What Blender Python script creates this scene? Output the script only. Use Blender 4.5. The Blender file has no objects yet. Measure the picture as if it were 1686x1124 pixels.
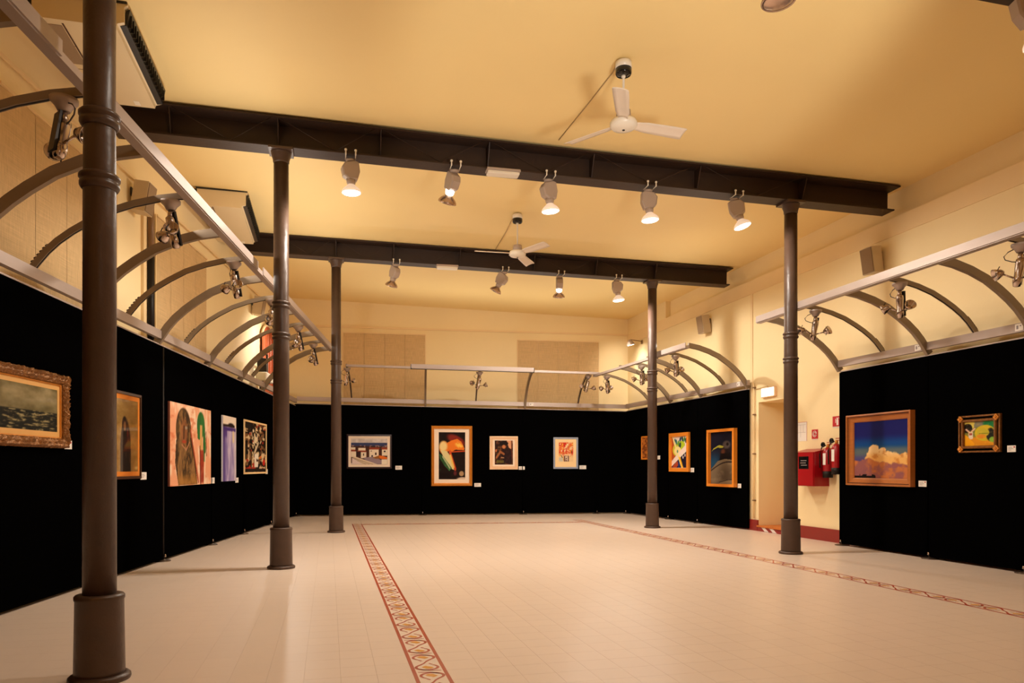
import bpy, math, random
import numpy as np
from mathutils import Vector, Matrix

sc = bpy.context.scene
col = sc.collection
PI = math.pi

# ------------------------------------------------------------------ camera
cam_d = bpy.data.cameras.new('camera')
cam = bpy.data.objects.new('camera', cam_d)
col.objects.link(cam)
cam.location = (0, 0, 1.3)
cam.rotation_euler = (PI / 2, 0, math.radians(-14.126))
cam_d.sensor_width = 36
cam_d.lens = 1200 / 1686 * 36
cam_d.shift_y = (768 - 562) / 1686
cam_d.clip_start = 0.05
sc.camera = cam

# ------------------------------------------------------------------ view, world
sc.view_settings.view_transform = 'Standard'
sc.view_settings.look = 'None'
sc.view_settings.gamma = 1
sc.view_settings.use_curve_mapping = False
sc.view_settings.exposure = 0.07
sc.cycles.use_denoising = True
sc.cycles.max_bounces = 8
sc.cycles.diffuse_bounces = 6
sc.cycles.glossy_bounces = 3
sc.cycles.caustics_reflective = False
sc.cycles.caustics_refractive = False
sc.cycles.sample_clamp_indirect = 1.5
sc.cycles.sample_clamp_direct = 8
world = bpy.data.worlds.new('night')
sc.world = world
world.use_nodes = True
world.node_tree.nodes['Background'].inputs[0].default_value = (0.02, 0.012, 0.006, 1)
world.node_tree.nodes['Background'].inputs[1].default_value = 1.0

WARM = (1.0, 0.895, 0.775)
K = 1.0          # overall strength of every lamp


def spot(name, loc, aim, power, angle, blend=0.6, size=0.06, color=WARM):
    d = bpy.data.lights.new(name, 'SPOT')
    d.energy = power * K
    d.color = color
    d.spot_size = math.radians(angle)
    d.spot_blend = blend
    d.shadow_soft_size = size
    o = bpy.data.objects.new(name, d)
    col.objects.link(o)
    o.location = loc
    v = Vector(aim) - Vector(loc)
    o.rotation_euler = v.to_track_quat('-Z', 'Y').to_euler()
    return o


def point(name, loc, power, size=0.05, color=WARM):
    d = bpy.data.lights.new(name, 'POINT')
    d.energy = power * K
    d.color = color
    d.shadow_soft_size = size
    o = bpy.data.objects.new(name, d)
    col.objects.link(o)
    o.location = loc
    return o


def strip(name, loc, aim, sx, sy, power, rz=0.0, color=WARM):
    """unseen ceiling wash: a long, narrow area light, x along its length"""
    d = bpy.data.lights.new(name, 'AREA')
    d.shape = 'RECTANGLE'
    d.size, d.size_y = sx, sy
    d.energy = power * K
    d.color = color
    o = bpy.data.objects.new(name, d)
    col.objects.link(o)
    o.location = loc
    z = -(Vector(aim) - Vector(loc)).normalized()
    x = Vector((math.cos(rz), math.sin(rz), 0))
    y = z.cross(x).normalized()
    x = y.cross(z)
    o.rotation_euler = Matrix((x, y, z)).transposed().to_euler()
    return o


# unseen uplights: one inferred from the ceiling's bright oval, one added as fill
spot('unseen_uplight', (2.5, 0.7, 1.2), (3.1, 6.3, 5.6), 1200, 40, 0.35, 0.4, (1.0, 0.92, 0.84))
spot('unseen_uplight', (2.0, -2.0, 2.0), (1.5, 2.0, 5.6), 60, 120, 1.0, 0.3)
# bare lights added out of frame, continuing the row at the top edge
for lx in (0.6, 2.0):
    spot('added_beam_light', (lx, 4.8, 4.78), (lx + 0.2, 6.0, 0), 70, 172, 0.4, 0.08)
# unseen area lights added above the canopies to brighten the ceiling
strip('added_ceiling_wash', (-1.02, 11.8, 3.95), (0.2, 11.6, 5.6), 9.0, 0.06, 70, math.radians(81.3))
strip('added_ceiling_wash', (3.5, 18.35, 3.95), (3.4, 17.4, 5.6), 6.0, 0.06, 36, math.radians(-6.9))
strip('added_ceiling_wash', (7.0, 14.6, 3.95), (6.0, 14.6, 5.5), 5.5, 0.06, 22, math.radians(90))
# unseen lights without fixtures, added to brighten the walls near the far corners
spot('wall_wash_light', (-0.35, 17.2, 4.45), (-2.2, 17.35, 3.5), 130, 104, 0.9, 0.06)
spot('wall_wash_light', (7.9, 18.55, 4.7), (8.2, 19.75, 4.0), 30, 95, 0.9, 0.05)


# ------------------------------------------------------------------ colour + materials
def lin(c):
    return tuple((v / 12.92 if v <= 0.04045 else ((v + 0.055) / 1.055) ** 2.4) for v in c)


def rgb(r, g, b):
    return lin((r / 255, g / 255, b / 255))


def mat(name, color, rough=0.6, metal=0.0, var=0.0, scale=6.0, bump=0.0, bscale=30.0, spec=0.5,
        coat=0.0, stretch=None, emit=None, estr=0.0, rvar=0.0):
    m = bpy.data.materials.new(name)
    m.use_nodes = True
    nt = m.node_tree
    b = nt.nodes['Principled BSDF']
    b.inputs['Base Color'].default_value = (*color, 1)
    b.inputs['Roughness'].default_value = rough
    b.inputs['Metallic'].default_value = metal
    b.inputs['Specular IOR Level'].default_value = spec
    b.inputs['Coat Weight'].default_value = coat
    b.inputs['Coat Roughness'].default_value = 0.04
    if emit:
        b.inputs['Emission Color'].default_value = (*emit, 1)
        b.inputs['Emission Strength'].default_value = estr
    if var or bump or rvar:
        tc = nt.nodes.new('ShaderNodeTexCoord')
        mp = nt.nodes.new('ShaderNodeMapping')
        nt.links.new(tc.outputs['Object'], mp.inputs[0])
        if stretch:
            mp.inputs['Scale'].default_value = stretch
    if var or rvar:
        n = nt.nodes.new('ShaderNodeTexNoise')
        n.inputs['Scale'].default_value = scale
        n.inputs['Detail'].default_value = 5
        nt.links.new(mp.outputs[0], n.inputs['Vector'])
        if var:
            mx = nt.nodes.new('ShaderNodeMix')
            mx.data_type = 'RGBA'
            mx.inputs[6].default_value = (*[c * (1 - var) for c in color], 1)
            mx.inputs[7].default_value = (*[min(1, c * (1 + var)) for c in color], 1)
            nt.links.new(n.outputs[0], mx.inputs[0])
            nt.links.new(mx.outputs[2], b.inputs['Base Color'])
        if rvar:
            mr = nt.nodes.new('ShaderNodeMapRange')
            mr.inputs[3].default_value = max(0.02, rough - rvar)
            mr.inputs[4].default_value = rough + rvar
            nt.links.new(n.outputs[0], mr.inputs[0])
            nt.links.new(mr.outputs[0], b.inputs['Roughness'])
    if bump:
        n2 = nt.nodes.new('ShaderNodeTexNoise')
        n2.inputs['Scale'].default_value = bscale
        n2.inputs['Detail'].default_value = 6
        nt.links.new(mp.outputs[0], n2.inputs['Vector'])
        bp = nt.nodes.new('ShaderNodeBump')
        bp.inputs['Strength'].default_value = bump
        bp.inputs['Distance'].default_value = 0.02
        nt.links.new(n2.outputs[0], bp.inputs['Height'])
        nt.links.new(bp.outputs[0], b.inputs['Normal'])
    return m


M = {}
M['wall'] = mat('cream_plaster', (0.90, 0.74, 0.43), 0.75, var=0.05, scale=0.9, bump=0.12, bscale=14)
M['ceiling'] = mat('ceiling_plaster', (0.89, 0.69, 0.315), 0.62, var=0.05, scale=0.5, bump=0.35, bscale=1.6, rvar=0.1)
M['trim'] = mat('cream_trim', (0.86, 0.66, 0.37), 0.7, var=0.05, scale=2)
M['red_base'] = mat('red_skirting_paint', rgb(140, 40, 34), 0.35, var=0.08, scale=3)
M['column'] = mat('brown_cast_iron', (0.070, 0.040, 0.027), 0.38, var=0.2, scale=9, bump=0.35, bscale=9, spec=0.45, rvar=0.08)
M['beam'] = mat('dark_brown_steel', (0.036, 0.019, 0.012), 0.5, var=0.2, scale=4, bump=0.15, bscale=12, spec=0.3)
M['black'] = mat('black_velvet', (0.0012, 0.0011, 0.0012), 0.95, var=0.3, scale=20, bump=0.05, bscale=120, spec=0.0)
M['blackpost'] = mat('black_tube', (0.010, 0.006, 0.004), 0.5, spec=0.25)
M['blackgloss'] = mat('black_gloss_plastic', (0.004, 0.004, 0.005), 0.12)
M['foot'] = mat('dull_steel_foot', (0.10, 0.07, 0.05), 0.3, metal=0.7)
M['alu'] = mat('satin_aluminium', (0.44, 0.36, 0.32), 0.42, metal=0.35, var=0.05, scale=5, stretch=(1, 8, 8))
M['aluarc'] = mat('grey_painted_aluminium', (0.25, 0.19, 0.13), 0.45, metal=0.3, var=0.06, scale=5)
M['chrome'] = mat('polished_aluminium', (0.55, 0.46, 0.41), 0.2, metal=1.0)
M['darkmetal'] = mat('dark_metal', (0.03, 0.025, 0.022), 0.35, metal=0.5)
M['lampgrey'] = mat('warm_grey_lamp_housing', (0.42, 0.33, 0.27), 0.42, var=0.04, scale=8)
M['white'] = mat('white_enamel', (0.80, 0.74, 0.62), 0.3, var=0.02, scale=4)
M['blade'] = mat('ivory_fan_blade', (0.78, 0.68, 0.56), 0.38, var=0.05, scale=6)
M['acbody'] = mat('ivory_air_conditioner_casing', (0.70, 0.56, 0.34), 0.45, var=0.03, scale=3)
M['acgrille'] = mat('dark_grille', (0.012, 0.010, 0.009), 0.35)
M['glow'] = mat('lamp_glow', (1, 1, 1), 0.3, emit=(1.0, 0.93, 0.82), estr=28)
M['glowneck'] = mat('neck_glow', (1, 1, 1), 0.3, emit=(1.0, 0.9, 0.78), estr=9)
M['glowdim'] = mat('reflector_spill', (0.8, 0.7, 0.6), 0.25, metal=0.2, emit=(1.0, 0.75, 0.55), estr=0.5)
M['sign_glow'] = mat('emergency_sign_glow', (1, 1, 1), 0.3, emit=(1.0, 0.97, 0.93), estr=3.2)
M['dish'] = mat('bronze_reflector', (0.50, 0.36, 0.27), 0.25, metal=0.8)
M['speaker'] = mat('beige_speaker_case', (0.62, 0.50, 0.34), 0.5, var=0.03, scale=5)
M['cloth'] = mat('brown_speaker_grille', (0.30, 0.20, 0.11), 0.8, var=0.1, scale=60)
M['firered'] = mat('fire_red_paint', rgb(160, 12, 24), 0.3, var=0.05, scale=3)
M['paper'] = mat('white_card', (0.86, 0.82, 0.76), 0.6, var=0.02, scale=30)
M['ink'] = mat('printed_grey', (0.30, 0.26, 0.26), 0.7)
M['redink'] = mat('printed_red', rgb(190, 30, 40), 0.6)
M['whiteink'] = mat('printed_white', (0.8, 0.74, 0.68), 0.6)
M['wood'] = mat('orange_wood_tread', rgb(196, 110, 40), 0.4, var=0.15, scale=5, stretch=(1, 6, 1))
M['curtain'] = mat('rust_red_curtain', rgb(176, 84, 40), 0.85, var=0.12, scale=10, stretch=(6, 6, 0.5))
M['copper'] = mat('brown_pipe_paint', (0.22, 0.12, 0.05), 0.45)
M['cable'] = mat('beige_cable', (0.45, 0.32, 0.16), 0.6)
M['darkcable'] = mat('brown_cable', (0.05, 0.03, 0.02), 0.45)
M['gold'] = mat('warm_gold_leaf', rgb(214, 138, 50), 0.35, metal=0.35, var=0.15, scale=8, bump=0.1, bscale=40)
M['oldgold'] = mat('antique_carved_gold', rgb(132, 84, 32), 0.42, metal=0.4, var=0.65, scale=22, bump=0.5, bscale=50)
M['wfwood'] = mat('brown_wood_moulding', rgb(176, 104, 44), 0.4, var=0.18, scale=6, stretch=(1, 1, 8))
M['wfdark'] = mat('dark_wood_groove', rgb(70, 34, 20), 0.4)
M['orangeframe'] = mat('orange_wood_frame', rgb(228, 138, 40), 0.42, var=0.1, scale=6)
M['palewood'] = mat('pale_pink_wood', rgb(238, 200, 160), 0.5, var=0.06, scale=6)
M['greyframe'] = mat('blue_grey_frame', rgb(150, 160, 182), 0.45, var=0.08, scale=8)
M['plumframe'] = mat('dark_plum_frame', rgb(36, 10, 18), 0.3)
M['brownframe'] = mat('thin_dark_brown_frame', rgb(62, 34, 18), 0.35)
M['mat_white'] = mat('off_white_mount', rgb(246, 226, 204), 0.8)
M['mat_cream'] = mat('cream_mount', rgb(250, 216, 160), 0.8)
M['mat_gold'] = mat('golden_liner', rgb(222, 170, 96), 0.5, var=0.06, scale=8)
M['mat_orange'] = mat('orange_mount', rgb(222, 132, 32), 0.7, var=0.05, scale=6)
M['canvasedge'] = mat('canvas_edge', rgb(120, 60, 40), 0.8)
M['bluewhite'] = mat('bluish_white_edge', rgb(226, 222, 230), 0.6)


def fabric_mat(name, color):
    m = mat(name, color, 0.9, spec=0.1)
    nt = m.node_tree
    b = nt.nodes['Principled BSDF']
    tc = nt.nodes.new('ShaderNodeTexCoord')
    parts = []
    for d in ((90, 2, 6), (2, 2, 170)):
        mp = nt.nodes.new('ShaderNodeMapping')
        mp.inputs['Scale'].default_value = d
        n = nt.nodes.new('ShaderNodeTexNoise')
        n.inputs['Scale'].default_value = 1.0
        n.inputs['Detail'].default_value = 3
        nt.links.new(tc.outputs['Object'], mp.inputs[0])
        nt.links.new(mp.outputs[0], n.inputs['Vector'])
        parts.append(n)
    ad = nt.nodes.new('ShaderNodeMath')
    ad.operation = 'ADD'
    nt.links.new(parts[0].outputs[0], ad.inputs[0])
    nt.links.new(parts[1].outputs[0], ad.inputs[1])
    mr = nt.nodes.new('ShaderNodeMapRange')
    mr.inputs[1].default_value = 0.7
    mr.inputs[2].default_value = 1.3
    nt.links.new(ad.outputs[0], mr.inputs[0])
    mx = nt.nodes.new('ShaderNodeMix')
    mx.data_type = 'RGBA'
    mx.inputs[6].default_value = (*[c * 0.78 for c in color], 1)
    mx.inputs[7].default_value = (*[c * 1.12 for c in color], 1)
    nt.links.new(mr.outputs[0], mx.inputs[0])
    nt.links.new(mx.outputs[2], b.inputs['Base Color'])
    return m


M['blind'] = fabric_mat('woven_blind_fabric', (0.66, 0.47, 0.25))


def tile_mat(name, color):
    """polished cement tile: tint varies from tile to tile"""
    m = mat(name, color, 0.34, spec=0.6)
    nt = m.node_tree
    b = nt.nodes['Principled BSDF']
    g = nt.nodes.new('ShaderNodeNewGeometry')
    add = nt.nodes.new('ShaderNodeVectorMath')
    add.operation = 'ADD'
    add.inputs[1].default_value = (-0.513, 0.0, 0.5)
    sn = nt.nodes.new('ShaderNodeVectorMath')
    sn.operation = 'DIVIDE'
    sn.inputs[1].default_value = (0.22, 0.22, 10)
    fl = nt.nodes.new('ShaderNodeVectorMath')
    fl.operation = 'FLOOR'
    wn = nt.nodes.new('ShaderNodeTexWhiteNoise')
    nt.links.new(g.outputs['Position'], add.inputs[0])
    nt.links.new(add.outputs[0], sn.inputs[0])
    nt.links.new(sn.outputs[0], fl.inputs[0])
    nt.links.new(fl.outputs[0], wn.inputs[0])
    ns = nt.nodes.new('ShaderNodeTexNoise')
    ns.inputs['Scale'].default_value = 0.8
    ns.inputs['Detail'].default_value = 3
    nt.links.new(g.outputs['Position'], ns.inputs['Vector'])
    sm = nt.nodes.new('ShaderNodeMath')
    sm.operation = 'MULTIPLY_ADD'
    sm.inputs[1].default_value = 0.35
    nt.links.new(wn.outputs[0], sm.inputs[0])
    nt.links.new(ns.outputs[0], sm.inputs[2])
    mr = nt.nodes.new('ShaderNodeMapRange')
    mr.inputs[1].default_value = 0.3
    mr.inputs[2].default_value = 1.1
    nt.links.new(sm.outputs[0], mr.inputs[0])
    mx = nt.nodes.new('ShaderNodeMix')
    mx.data_type = 'RGBA'
    mx.inputs[6].default_value = (*[c * 0.975 for c in color], 1)
    mx.inputs[7].default_value = (*[min(1, c * 1.02) for c in color], 1)
    nt.links.new(mr.outputs[0], mx.inputs[0])
    nt.links.new(mx.outputs[2], b.inputs['Base Color'])
    return m


M['tile'] = tile_mat('pale_cement_tile', (0.80, 0.655, 0.54))
M['tilepale'] = tile_mat('border_tile_ground', (0.86, 0.71, 0.58))
M['tilered'] = mat('border_tile_red', rgb(178, 68, 34), 0.28, var=0.08, scale=6)
M['tileyellow'] = mat('border_tile_yellow', rgb(226, 158, 40), 0.28, var=0.08, scale=6)
M['grout'] = mat('grey_grout', (0.45, 0.32, 0.21), 0.9)


def art_mat():
    m = bpy.data.materials.new('painted_surface')
    m.use_nodes = True
    nt = m.node_tree
    b = nt.nodes['Principled BSDF']
    a = nt.nodes.new('ShaderNodeVertexColor')
    a.layer_name = 'paint'
    nt.links.new(a.outputs[0], b.inputs['Base Color'])
    b.inputs['Roughness'].default_value = 0.6
    b.inputs['Specular IOR Level'].default_value = 0.12
    n = nt.nodes.new('ShaderNodeTexNoise')
    n.inputs['Scale'].default_value = 60
    bp = nt.nodes.new('ShaderNodeBump')
    bp.inputs['Strength'].default_value = 0.15
    nt.links.new(n.outputs[0], bp.inputs['Height'])
    nt.links.new(bp.outputs[0], b.inputs['Normal'])
    return m


M['art'] = art_mat()
M['artglass'] = M['art'].copy()
M['artglass'].name = 'picture_behind_glass'
M['artglass'].node_tree.nodes['Principled BSDF'].inputs['Coat Weight'].default_value = 0.6
M['artglass'].node_tree.nodes['Principled BSDF'].inputs['Coat Roughness'].default_value = 0.02


# ------------------------------------------------------------------ mesh helpers
class MB:
    def __init__(self):
        self.v, self.f, self.m, self.s = [], [], [], []
        self.mats = []

    def mi(self, m):
        if m not in self.mats:
            self.mats.append(m)
        return self.mats.index(m)

    def face(self, idx, m=0, smooth=False):
        self.f.append(tuple(idx)); self.m.append(m); self.s.append(smooth)

    def hexa(self, P, m=None):
        """8 corners: bottom 0-3 ccw, top 4-7"""
        k = self.mi(m) if m else 0
        b = len(self.v)
        self.v += [tuple(p) for p in P]
        for q in ((3, 2, 1, 0), (4, 5, 6, 7), (0, 1, 5, 4), (1, 2, 6, 5), (2, 3, 7, 6), (3, 0, 4, 7)):
            self.face([b + i for i in q], k)
        return self

    def box(self, x0, x1, y0, y1, z0, z1, m=None):
        return self.hexa([(x0, y0, z0), (x1, y0, z0), (x1, y1, z0), (x0, y1, z0),
                          (x0, y0, z1), (x1, y0, z1), (x1, y1, z1), (x0, y1, z1)], m)

    def cbox(self, x0, x1, y0, y1, z0, z1, c=0.01, m=None):
        """box with chamfered long edges"""
        k = self.mi(m) if m else 0
        b = len(self.v)
        layers = [(z0, c), (z0 + c, 0), (z1 - c, 0), (z1, c)]
        ring = lambda i: [(x0 + i + c * 0, y0 + i), (x1 - i, y0 + i), (x1 - i, y1 - i), (x0 + i, y1 - i)]
        for z, i in layers:
            pts = [(x0 + i + c, y0 + i), (x1 - i - c, y0 + i), (x1 - i, y0 + i + c), (x1 - i, y1 - i - c),
                   (x1 - i - c, y1 - i), (x0 + i + c, y1 - i), (x0 + i, y1 - i - c), (x0 + i, y0 + i + c)]
            self.v += [(p[0], p[1], z) for p in pts]
        for l in range(3):
            for j in range(8):
                a = b + l * 8 + j; a2 = b + l * 8 + (j + 1) % 8
                self.face([a, a2, a2 + 8, a + 8], k)
        self.face([b + j for j in range(7, -1, -1)], k)
        self.face([b + 24 + j for j in range(8)], k)
        return self

    def lathe(self, prof, n=24, m=None, mtx=None, cap=True, smooth=True):
        """prof: list of (r, z) along local z"""
        k = self.mi(m) if m else 0
        b = len(self.v)
        for r, z in prof:
            for j in range(n):
                a = 2 * PI * j / n
                p = Vector((r * math.cos(a), r * math.sin(a), z))
                if mtx:
                    p = mtx @ p
                self.v.append(tuple(p))
        for l in range(len(prof) - 1):
            for j in range(n):
                a = b + l * n + j; a2 = b + l * n + (j + 1) % n
                self.face([a, a2, a2 + n, a + n], k, smooth)
        if cap:
            self.face([b + j for j in range(n - 1, -1, -1)], k)
            e = b + (len(prof) - 1) * n
            self.face([e + j for j in range(n)], k)
        return self

    def cyl(self, p, q, r, n=12, m=None, r2=None):
        p, q = Vector(p), Vector(q)
        d = q - p
        mt = Matrix.Translation(p) @ d.to_track_quat('Z', 'Y').to_matrix().to_4x4()
        return self.lathe([(r, 0), (r if r2 is None else r2, d.length)], n, m, mt)

    def tube(self, pts, r, n=8, m=None):
        k = self.mi(m) if m else 0
        pts = [Vector(p) for p in pts]
        b = len(self.v)
        for i, p in enumerate(pts):
            t = (pts[min(i + 1, len(pts) - 1)] - pts[max(i - 1, 0)]).normalized()
            up = Vector((0, 0, 1)) if abs(t.z) < 0.95 else Vector((1, 0, 0))
            a = t.cross(up).normalized(); c = a.cross(t)
            for j in range(n):
                an = 2 * PI * j / n
                self.v.append(tuple(p + (a * math.cos(an) + c * math.sin(an)) * r))
        for l in range(len(pts) - 1):
            for j in range(n):
                x = b + l * n + j; x2 = b + l * n + (j + 1) % n
                self.face([x, x2, x2 + n, x + n], k, True)
        self.face([b + j for j in range(n - 1, -1, -1)], k)
        e = b + (len(pts) - 1) * n
        self.face([e + j for j in range(n)], k)
        return self

    def prism(self, poly, a0, a1, axis='x', m=None):
        """polygon in the two other axes, extruded along axis from a0 to a1"""
        k = self.mi(m) if m else 0
        b = len(self.v); n = len(poly)
        for a in (a0, a1):
            for p in poly:
                self.v.append({'x': (a, p[0], p[1]), 'y': (p[0], a, p[1]), 'z': (p[0], p[1], a)}[axis])
        for j in range(n):
            j2 = (j + 1) % n
            self.face([b + j, b + j2, b + n + j2, b + n + j], k)
        self.face([b + j for j in range(n - 1, -1, -1)], k)
        self.face([b + n + j for j in range(n)], k)
        return self

    def build(self, name, material=None, parent=None, loc=None, rot=None):
        me = bpy.data.meshes.new(name)
        me.from_pydata(self.v, [], self.f)
        if self.mats:
            for x in self.mats:
                me.materials.append(M[x])
            me.polygons.foreach_set('material_index', self.m)
        else:
            me.materials.append(M[material])
        me.polygons.foreach_set('use_smooth', self.s)
        me.update()
        import bmesh
        bm = bmesh.new(); bm.from_mesh(me)
        bmesh.ops.recalc_face_normals(bm, faces=bm.faces)
        bm.to_mesh(me); bm.free()
        o = bpy.data.objects.new(name, me)
        col.objects.link(o)
        if parent:
            o.parent = parent
        if loc:
            o.location = loc
        if rot:
            o.rotation_euler = rot
        return o


def tag(o, label, cat, group=None, kind=None):
    o['label'] = label
    o['category'] = cat
    if group:
        o['group'] = group
    if kind:
        o['kind'] = kind
    return o


def thing(name, label, cat, loc=(0, 0, 0), rot=(0, 0, 0), group=None):
    o = bpy.data.objects.new(name, None)
    o.empty_display_size = 0.2
    col.objects.link(o)
    o.location = loc
    o.rotation_euler = rot if isinstance(rot, tuple) else (0, 0, rot)
    return tag(o, label, cat, group)


def struct(o, label=None):
    o['kind'] = 'structure'
    if label:
        o['label'] = label
    return o


def copy_tree(o, parent=None):
    kids = CH.get(o.name) or [c for c in bpy.data.objects if c.parent == o]
    CH[o.name] = kids
    c = o.copy()
    col.objects.link(c)
    c.parent = parent
    for k in kids:
        copy_tree(k, c)
    return c


CH = {}


class Wall:
    """straight run of wall or panels: x along it to the right, -y into the room"""
    def __init__(s, A, B):
        s.A = Vector((A[0], A[1])); s.B = Vector((B[0], B[1]))
        d = s.B - s.A
        s.len = d.length
        s.d = d / s.len
        s.n = Vector((s.d.y, -s.d.x))
        s.rz = math.atan2(s.d.y, s.d.x)

    def P(s, u, off=0.0, z=0.0):
        p = s.A + s.d * u + s.n * off
        return (p.x, p.y, z)


WL = Wall((-2.768, 7.225), (-1.461, 15.776))       # left run of panels
WB = Wall((-0.758, 19.93), (8.04, 18.87))          # back run
WF = Wall((8.03, 18.60), (8.35, 13.36))            # far right run
WR = Wall((8.22, 10.38), (8.22, 4.0))              # near right run


def zc(x, y):
    return 5.725 - 0.0155 * (x + 0.6) + 0.011 * (y - 9.7) * (1 - x / 8.0)


# ================================================================== SETTING
XR = 8.45                       # face of the right wall
Y0, YB = -3.0, 21.2
# left building wall line
LWx = lambda y: -3.114 + 0.15285 * (y - 7.278)
BWy = lambda x: 20.6 - 0.09 * (x + 1.0)            # back building wall line
G = 0.22
GX, GY = 0.513, 0.0

fl = MB().box(-5.2, 10.2, Y0 - 0.2, YB, -0.15, -0.004).build('floor', 'grout')
struct(fl, 'pale polished cement tile floor with a scroll border')

# tiles ------------------------------------------------------------
tile_bm = MB()
g2 = G / 2 - 0.0005
tile_bm.hexa([(-g2, -g2, -0.006), (g2, -g2, -0.006), (g2, g2, -0.006), (-g2, g2, -0.006),
              (-g2, -g2, 0), (g2, -g2, 0), (g2, g2, 0), (-g2, g2, 0)])
proto_tile = None
cells = []
Fv = Vector((math.sin(math.radians(14.126)), math.cos(math.radians(14.126))))
Rv = Vector((Fv.y, -Fv.x))
for i in range(-26, 36):
    for j in range(-14, 95):
        cx, cy = GX + (i + 0.5) * G, GY + (j + 0.5) * G
        if cx < LWx(cy) - 0.1 or cx > XR + 0.05 or cy > BWy(cx) or cy < Y0:
            continue
        if (i == 0 or i == 24) and cy < 16.9:
            continue
        if 0 < i < 24 and 0:
            continue
        d = cx * Fv.x + cy * Fv.y
        u = cx * Rv.x + cy * Rv.y
        vis = d > 0.5 and abs(1200 * u / d) < 860 and 1560 / d < 372
        cells.append((d if vis else 1e3 + d, cx, cy))
cells.sort()
for n, (d, cx, cy) in enumerate(cells[:300]):
    if proto_tile is None:
        proto_tile = tile_bm.build('floor_tile', 'tile', fl)
        o = proto_tile
    else:
        o = bpy.data.objects.new('floor_tile', proto_tile.data)
        col.objects.link(o)
        o.parent = fl
    o.location = (cx, cy, 0)
V = np.array(tile_bm.v)
F = np.array(tile_bm.f)
rest = np.array([(c[1], c[2], 0.0) for c in cells[300:]])
vv = (rest[:, None, :] + V[None]).reshape(-1, 3)
ff = (F[None] + (np.arange(len(rest)) * 8)[:, None, None]).reshape(-1, 4)
me = bpy.data.meshes.new('far_floor_tiles')
me.from_pydata(vv.tolist(), [], ff.tolist())
me.materials.append(M['tile'])
o = bpy.data.objects.new('far_floor_tiles', me)
col.objects.link(o); o.parent = fl; o['kind'] = 'stuff'

# border tile: two red stripes, a scroll and a yellow leaf ----------
def ribbon(mb, pts, w, z, m):
    k = mb.mi(m)
    b = len(mb.v)
    P = [Vector(p) for p in pts]
    n = len(P)
    for i, p in enumerate(P):
        t = (P[min(i + 1, n - 1)] - P[max(i - 1, 0)]).normalized()
        q = Vector((-t.y, t.x))
        ww = w * (0.45 + 0.55 * math.sin(PI * min(1, max(0, (i + 1.5) / (n + 2)))))
        mb.v.append((p.x + q.x * ww / 2, p.y + q.y * ww / 2, z))
        mb.v.append((p.x - q.x * ww / 2, p.y - q.y * ww / 2, z))
    for i in range(n - 1):
        a = b + 2 * i
        mb.face([a, a + 1, a + 3, a + 2], k)


bt = MB()
h = G / 2
bt.box(-h, h, -h + 0.0005, h - 0.0005, -0.006, 0, 'tilepale')
bt.box(-h, -h + 0.024, -h, h, -0.005, 0.0006, 'tilered')
bt.box(h - 0.024, h, -h, h, -0.005, 0.0006, 'tilered')
# spiral: hook at the near left, up the left, over the far side, down the right,
# then across towards the next tile
a_, b_ = 0.071, 0.070
pts = []
for k in range(17):
    an = math.radians(232 - k * (232 + 38) / 16)
    pts.append((a_ * math.cos(an) + 0.004, b_ * math.sin(an) * 0.92 + 0.012))
pts += [(0.035, -0.055), (0.012, -0.085), (0.0, -0.110)]
ribbon(bt, pts, 0.023, 0.0007, 'tilered')
ribbon(bt, [(-0.040, -0.048), (-0.026, -0.066), (-0.022, -0.078)], 0.014, 0.0007, 'tilered')
ribbon(bt, [(-0.075, 0.102), (-0.04, 0.096), (0.0, 0.088), (0.035, 0.068), (0.055, 0.045)], 0.014, 0.0007, 'tilered')
leaf = [(-0.034, 0.020), (-0.016, 0.038), (0.010, 0.036), (0.022, 0.018), (0.034, 0.008),
        (0.022, -0.008), (0.006, -0.018), (-0.006, -0.004), (-0.022, 0.004)]
k = bt.mi('tileyellow'); b0 = len(bt.v)
bt.v += [(p[0] * 1.15, p[1] * 1.35, 0.0008) for p in leaf]
bt.face([b0 + q for q in range(len(leaf))], k)
bt_o = bt.build('border_tile', None, fl)
bt_mesh = bt_o.data
first = True
spots = []
j = -6
while (j + 0.5) * G < 16.9:
    for i in (0, 24):
        spots.append((GX + (i + 0.5) * G, (j + 0.5) * G, PI if j % 2 else 0))
    j += 1
ang = math.atan2(-0.60, 5.26)
for q in range(23):
    x = GX + G + (q + 0.5) * G
    spots.append((x, 16.77 + (x - GX) * math.tan(ang), PI / 2 + ang + (PI if q % 2 else 0)))
for q, (x, y, r) in enumerate(spots):
    if q == 0:
        o = bt_o
    else:
        o = bpy.data.objects.new('border_tile', bt_mesh)
        col.objects.link(o); o.parent = fl
    o.location = (x, y, 0.0015 if q >= len(spots) - 23 else 0)
    o.rotation_euler = (0, 0, r)

# ceiling -----------------------------------------------------------
mb = MB()
nx, ny = 30, 50
for jj in range(ny + 1):
    for ii in range(nx + 1):
        x = -5.2 + 15.4 * ii / nx; y = Y0 - 0.2 + (YB - Y0 + 0.2) * jj / ny
        mb.v.append((x, y, zc(x, y)))
for jj in range(ny):
    for ii in range(nx):
        a = jj * (nx + 1) + ii
        mb.face([a, a + 1, a + nx + 2, a + nx + 1], 0, True)
n0 = len(mb.v)
mb.v += [(-5.2, Y0 - 0.2, 6.1), (10.2, Y0 - 0.2, 6.1), (10.2, YB, 6.1), (-5.2, YB, 6.1)]
mb.face([n0, n0 + 1, n0 + 2, n0 + 3])
c = mb.build('ceiling', 'ceiling')
struct(c, 'cream plaster ceiling with faint cracks')

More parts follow.
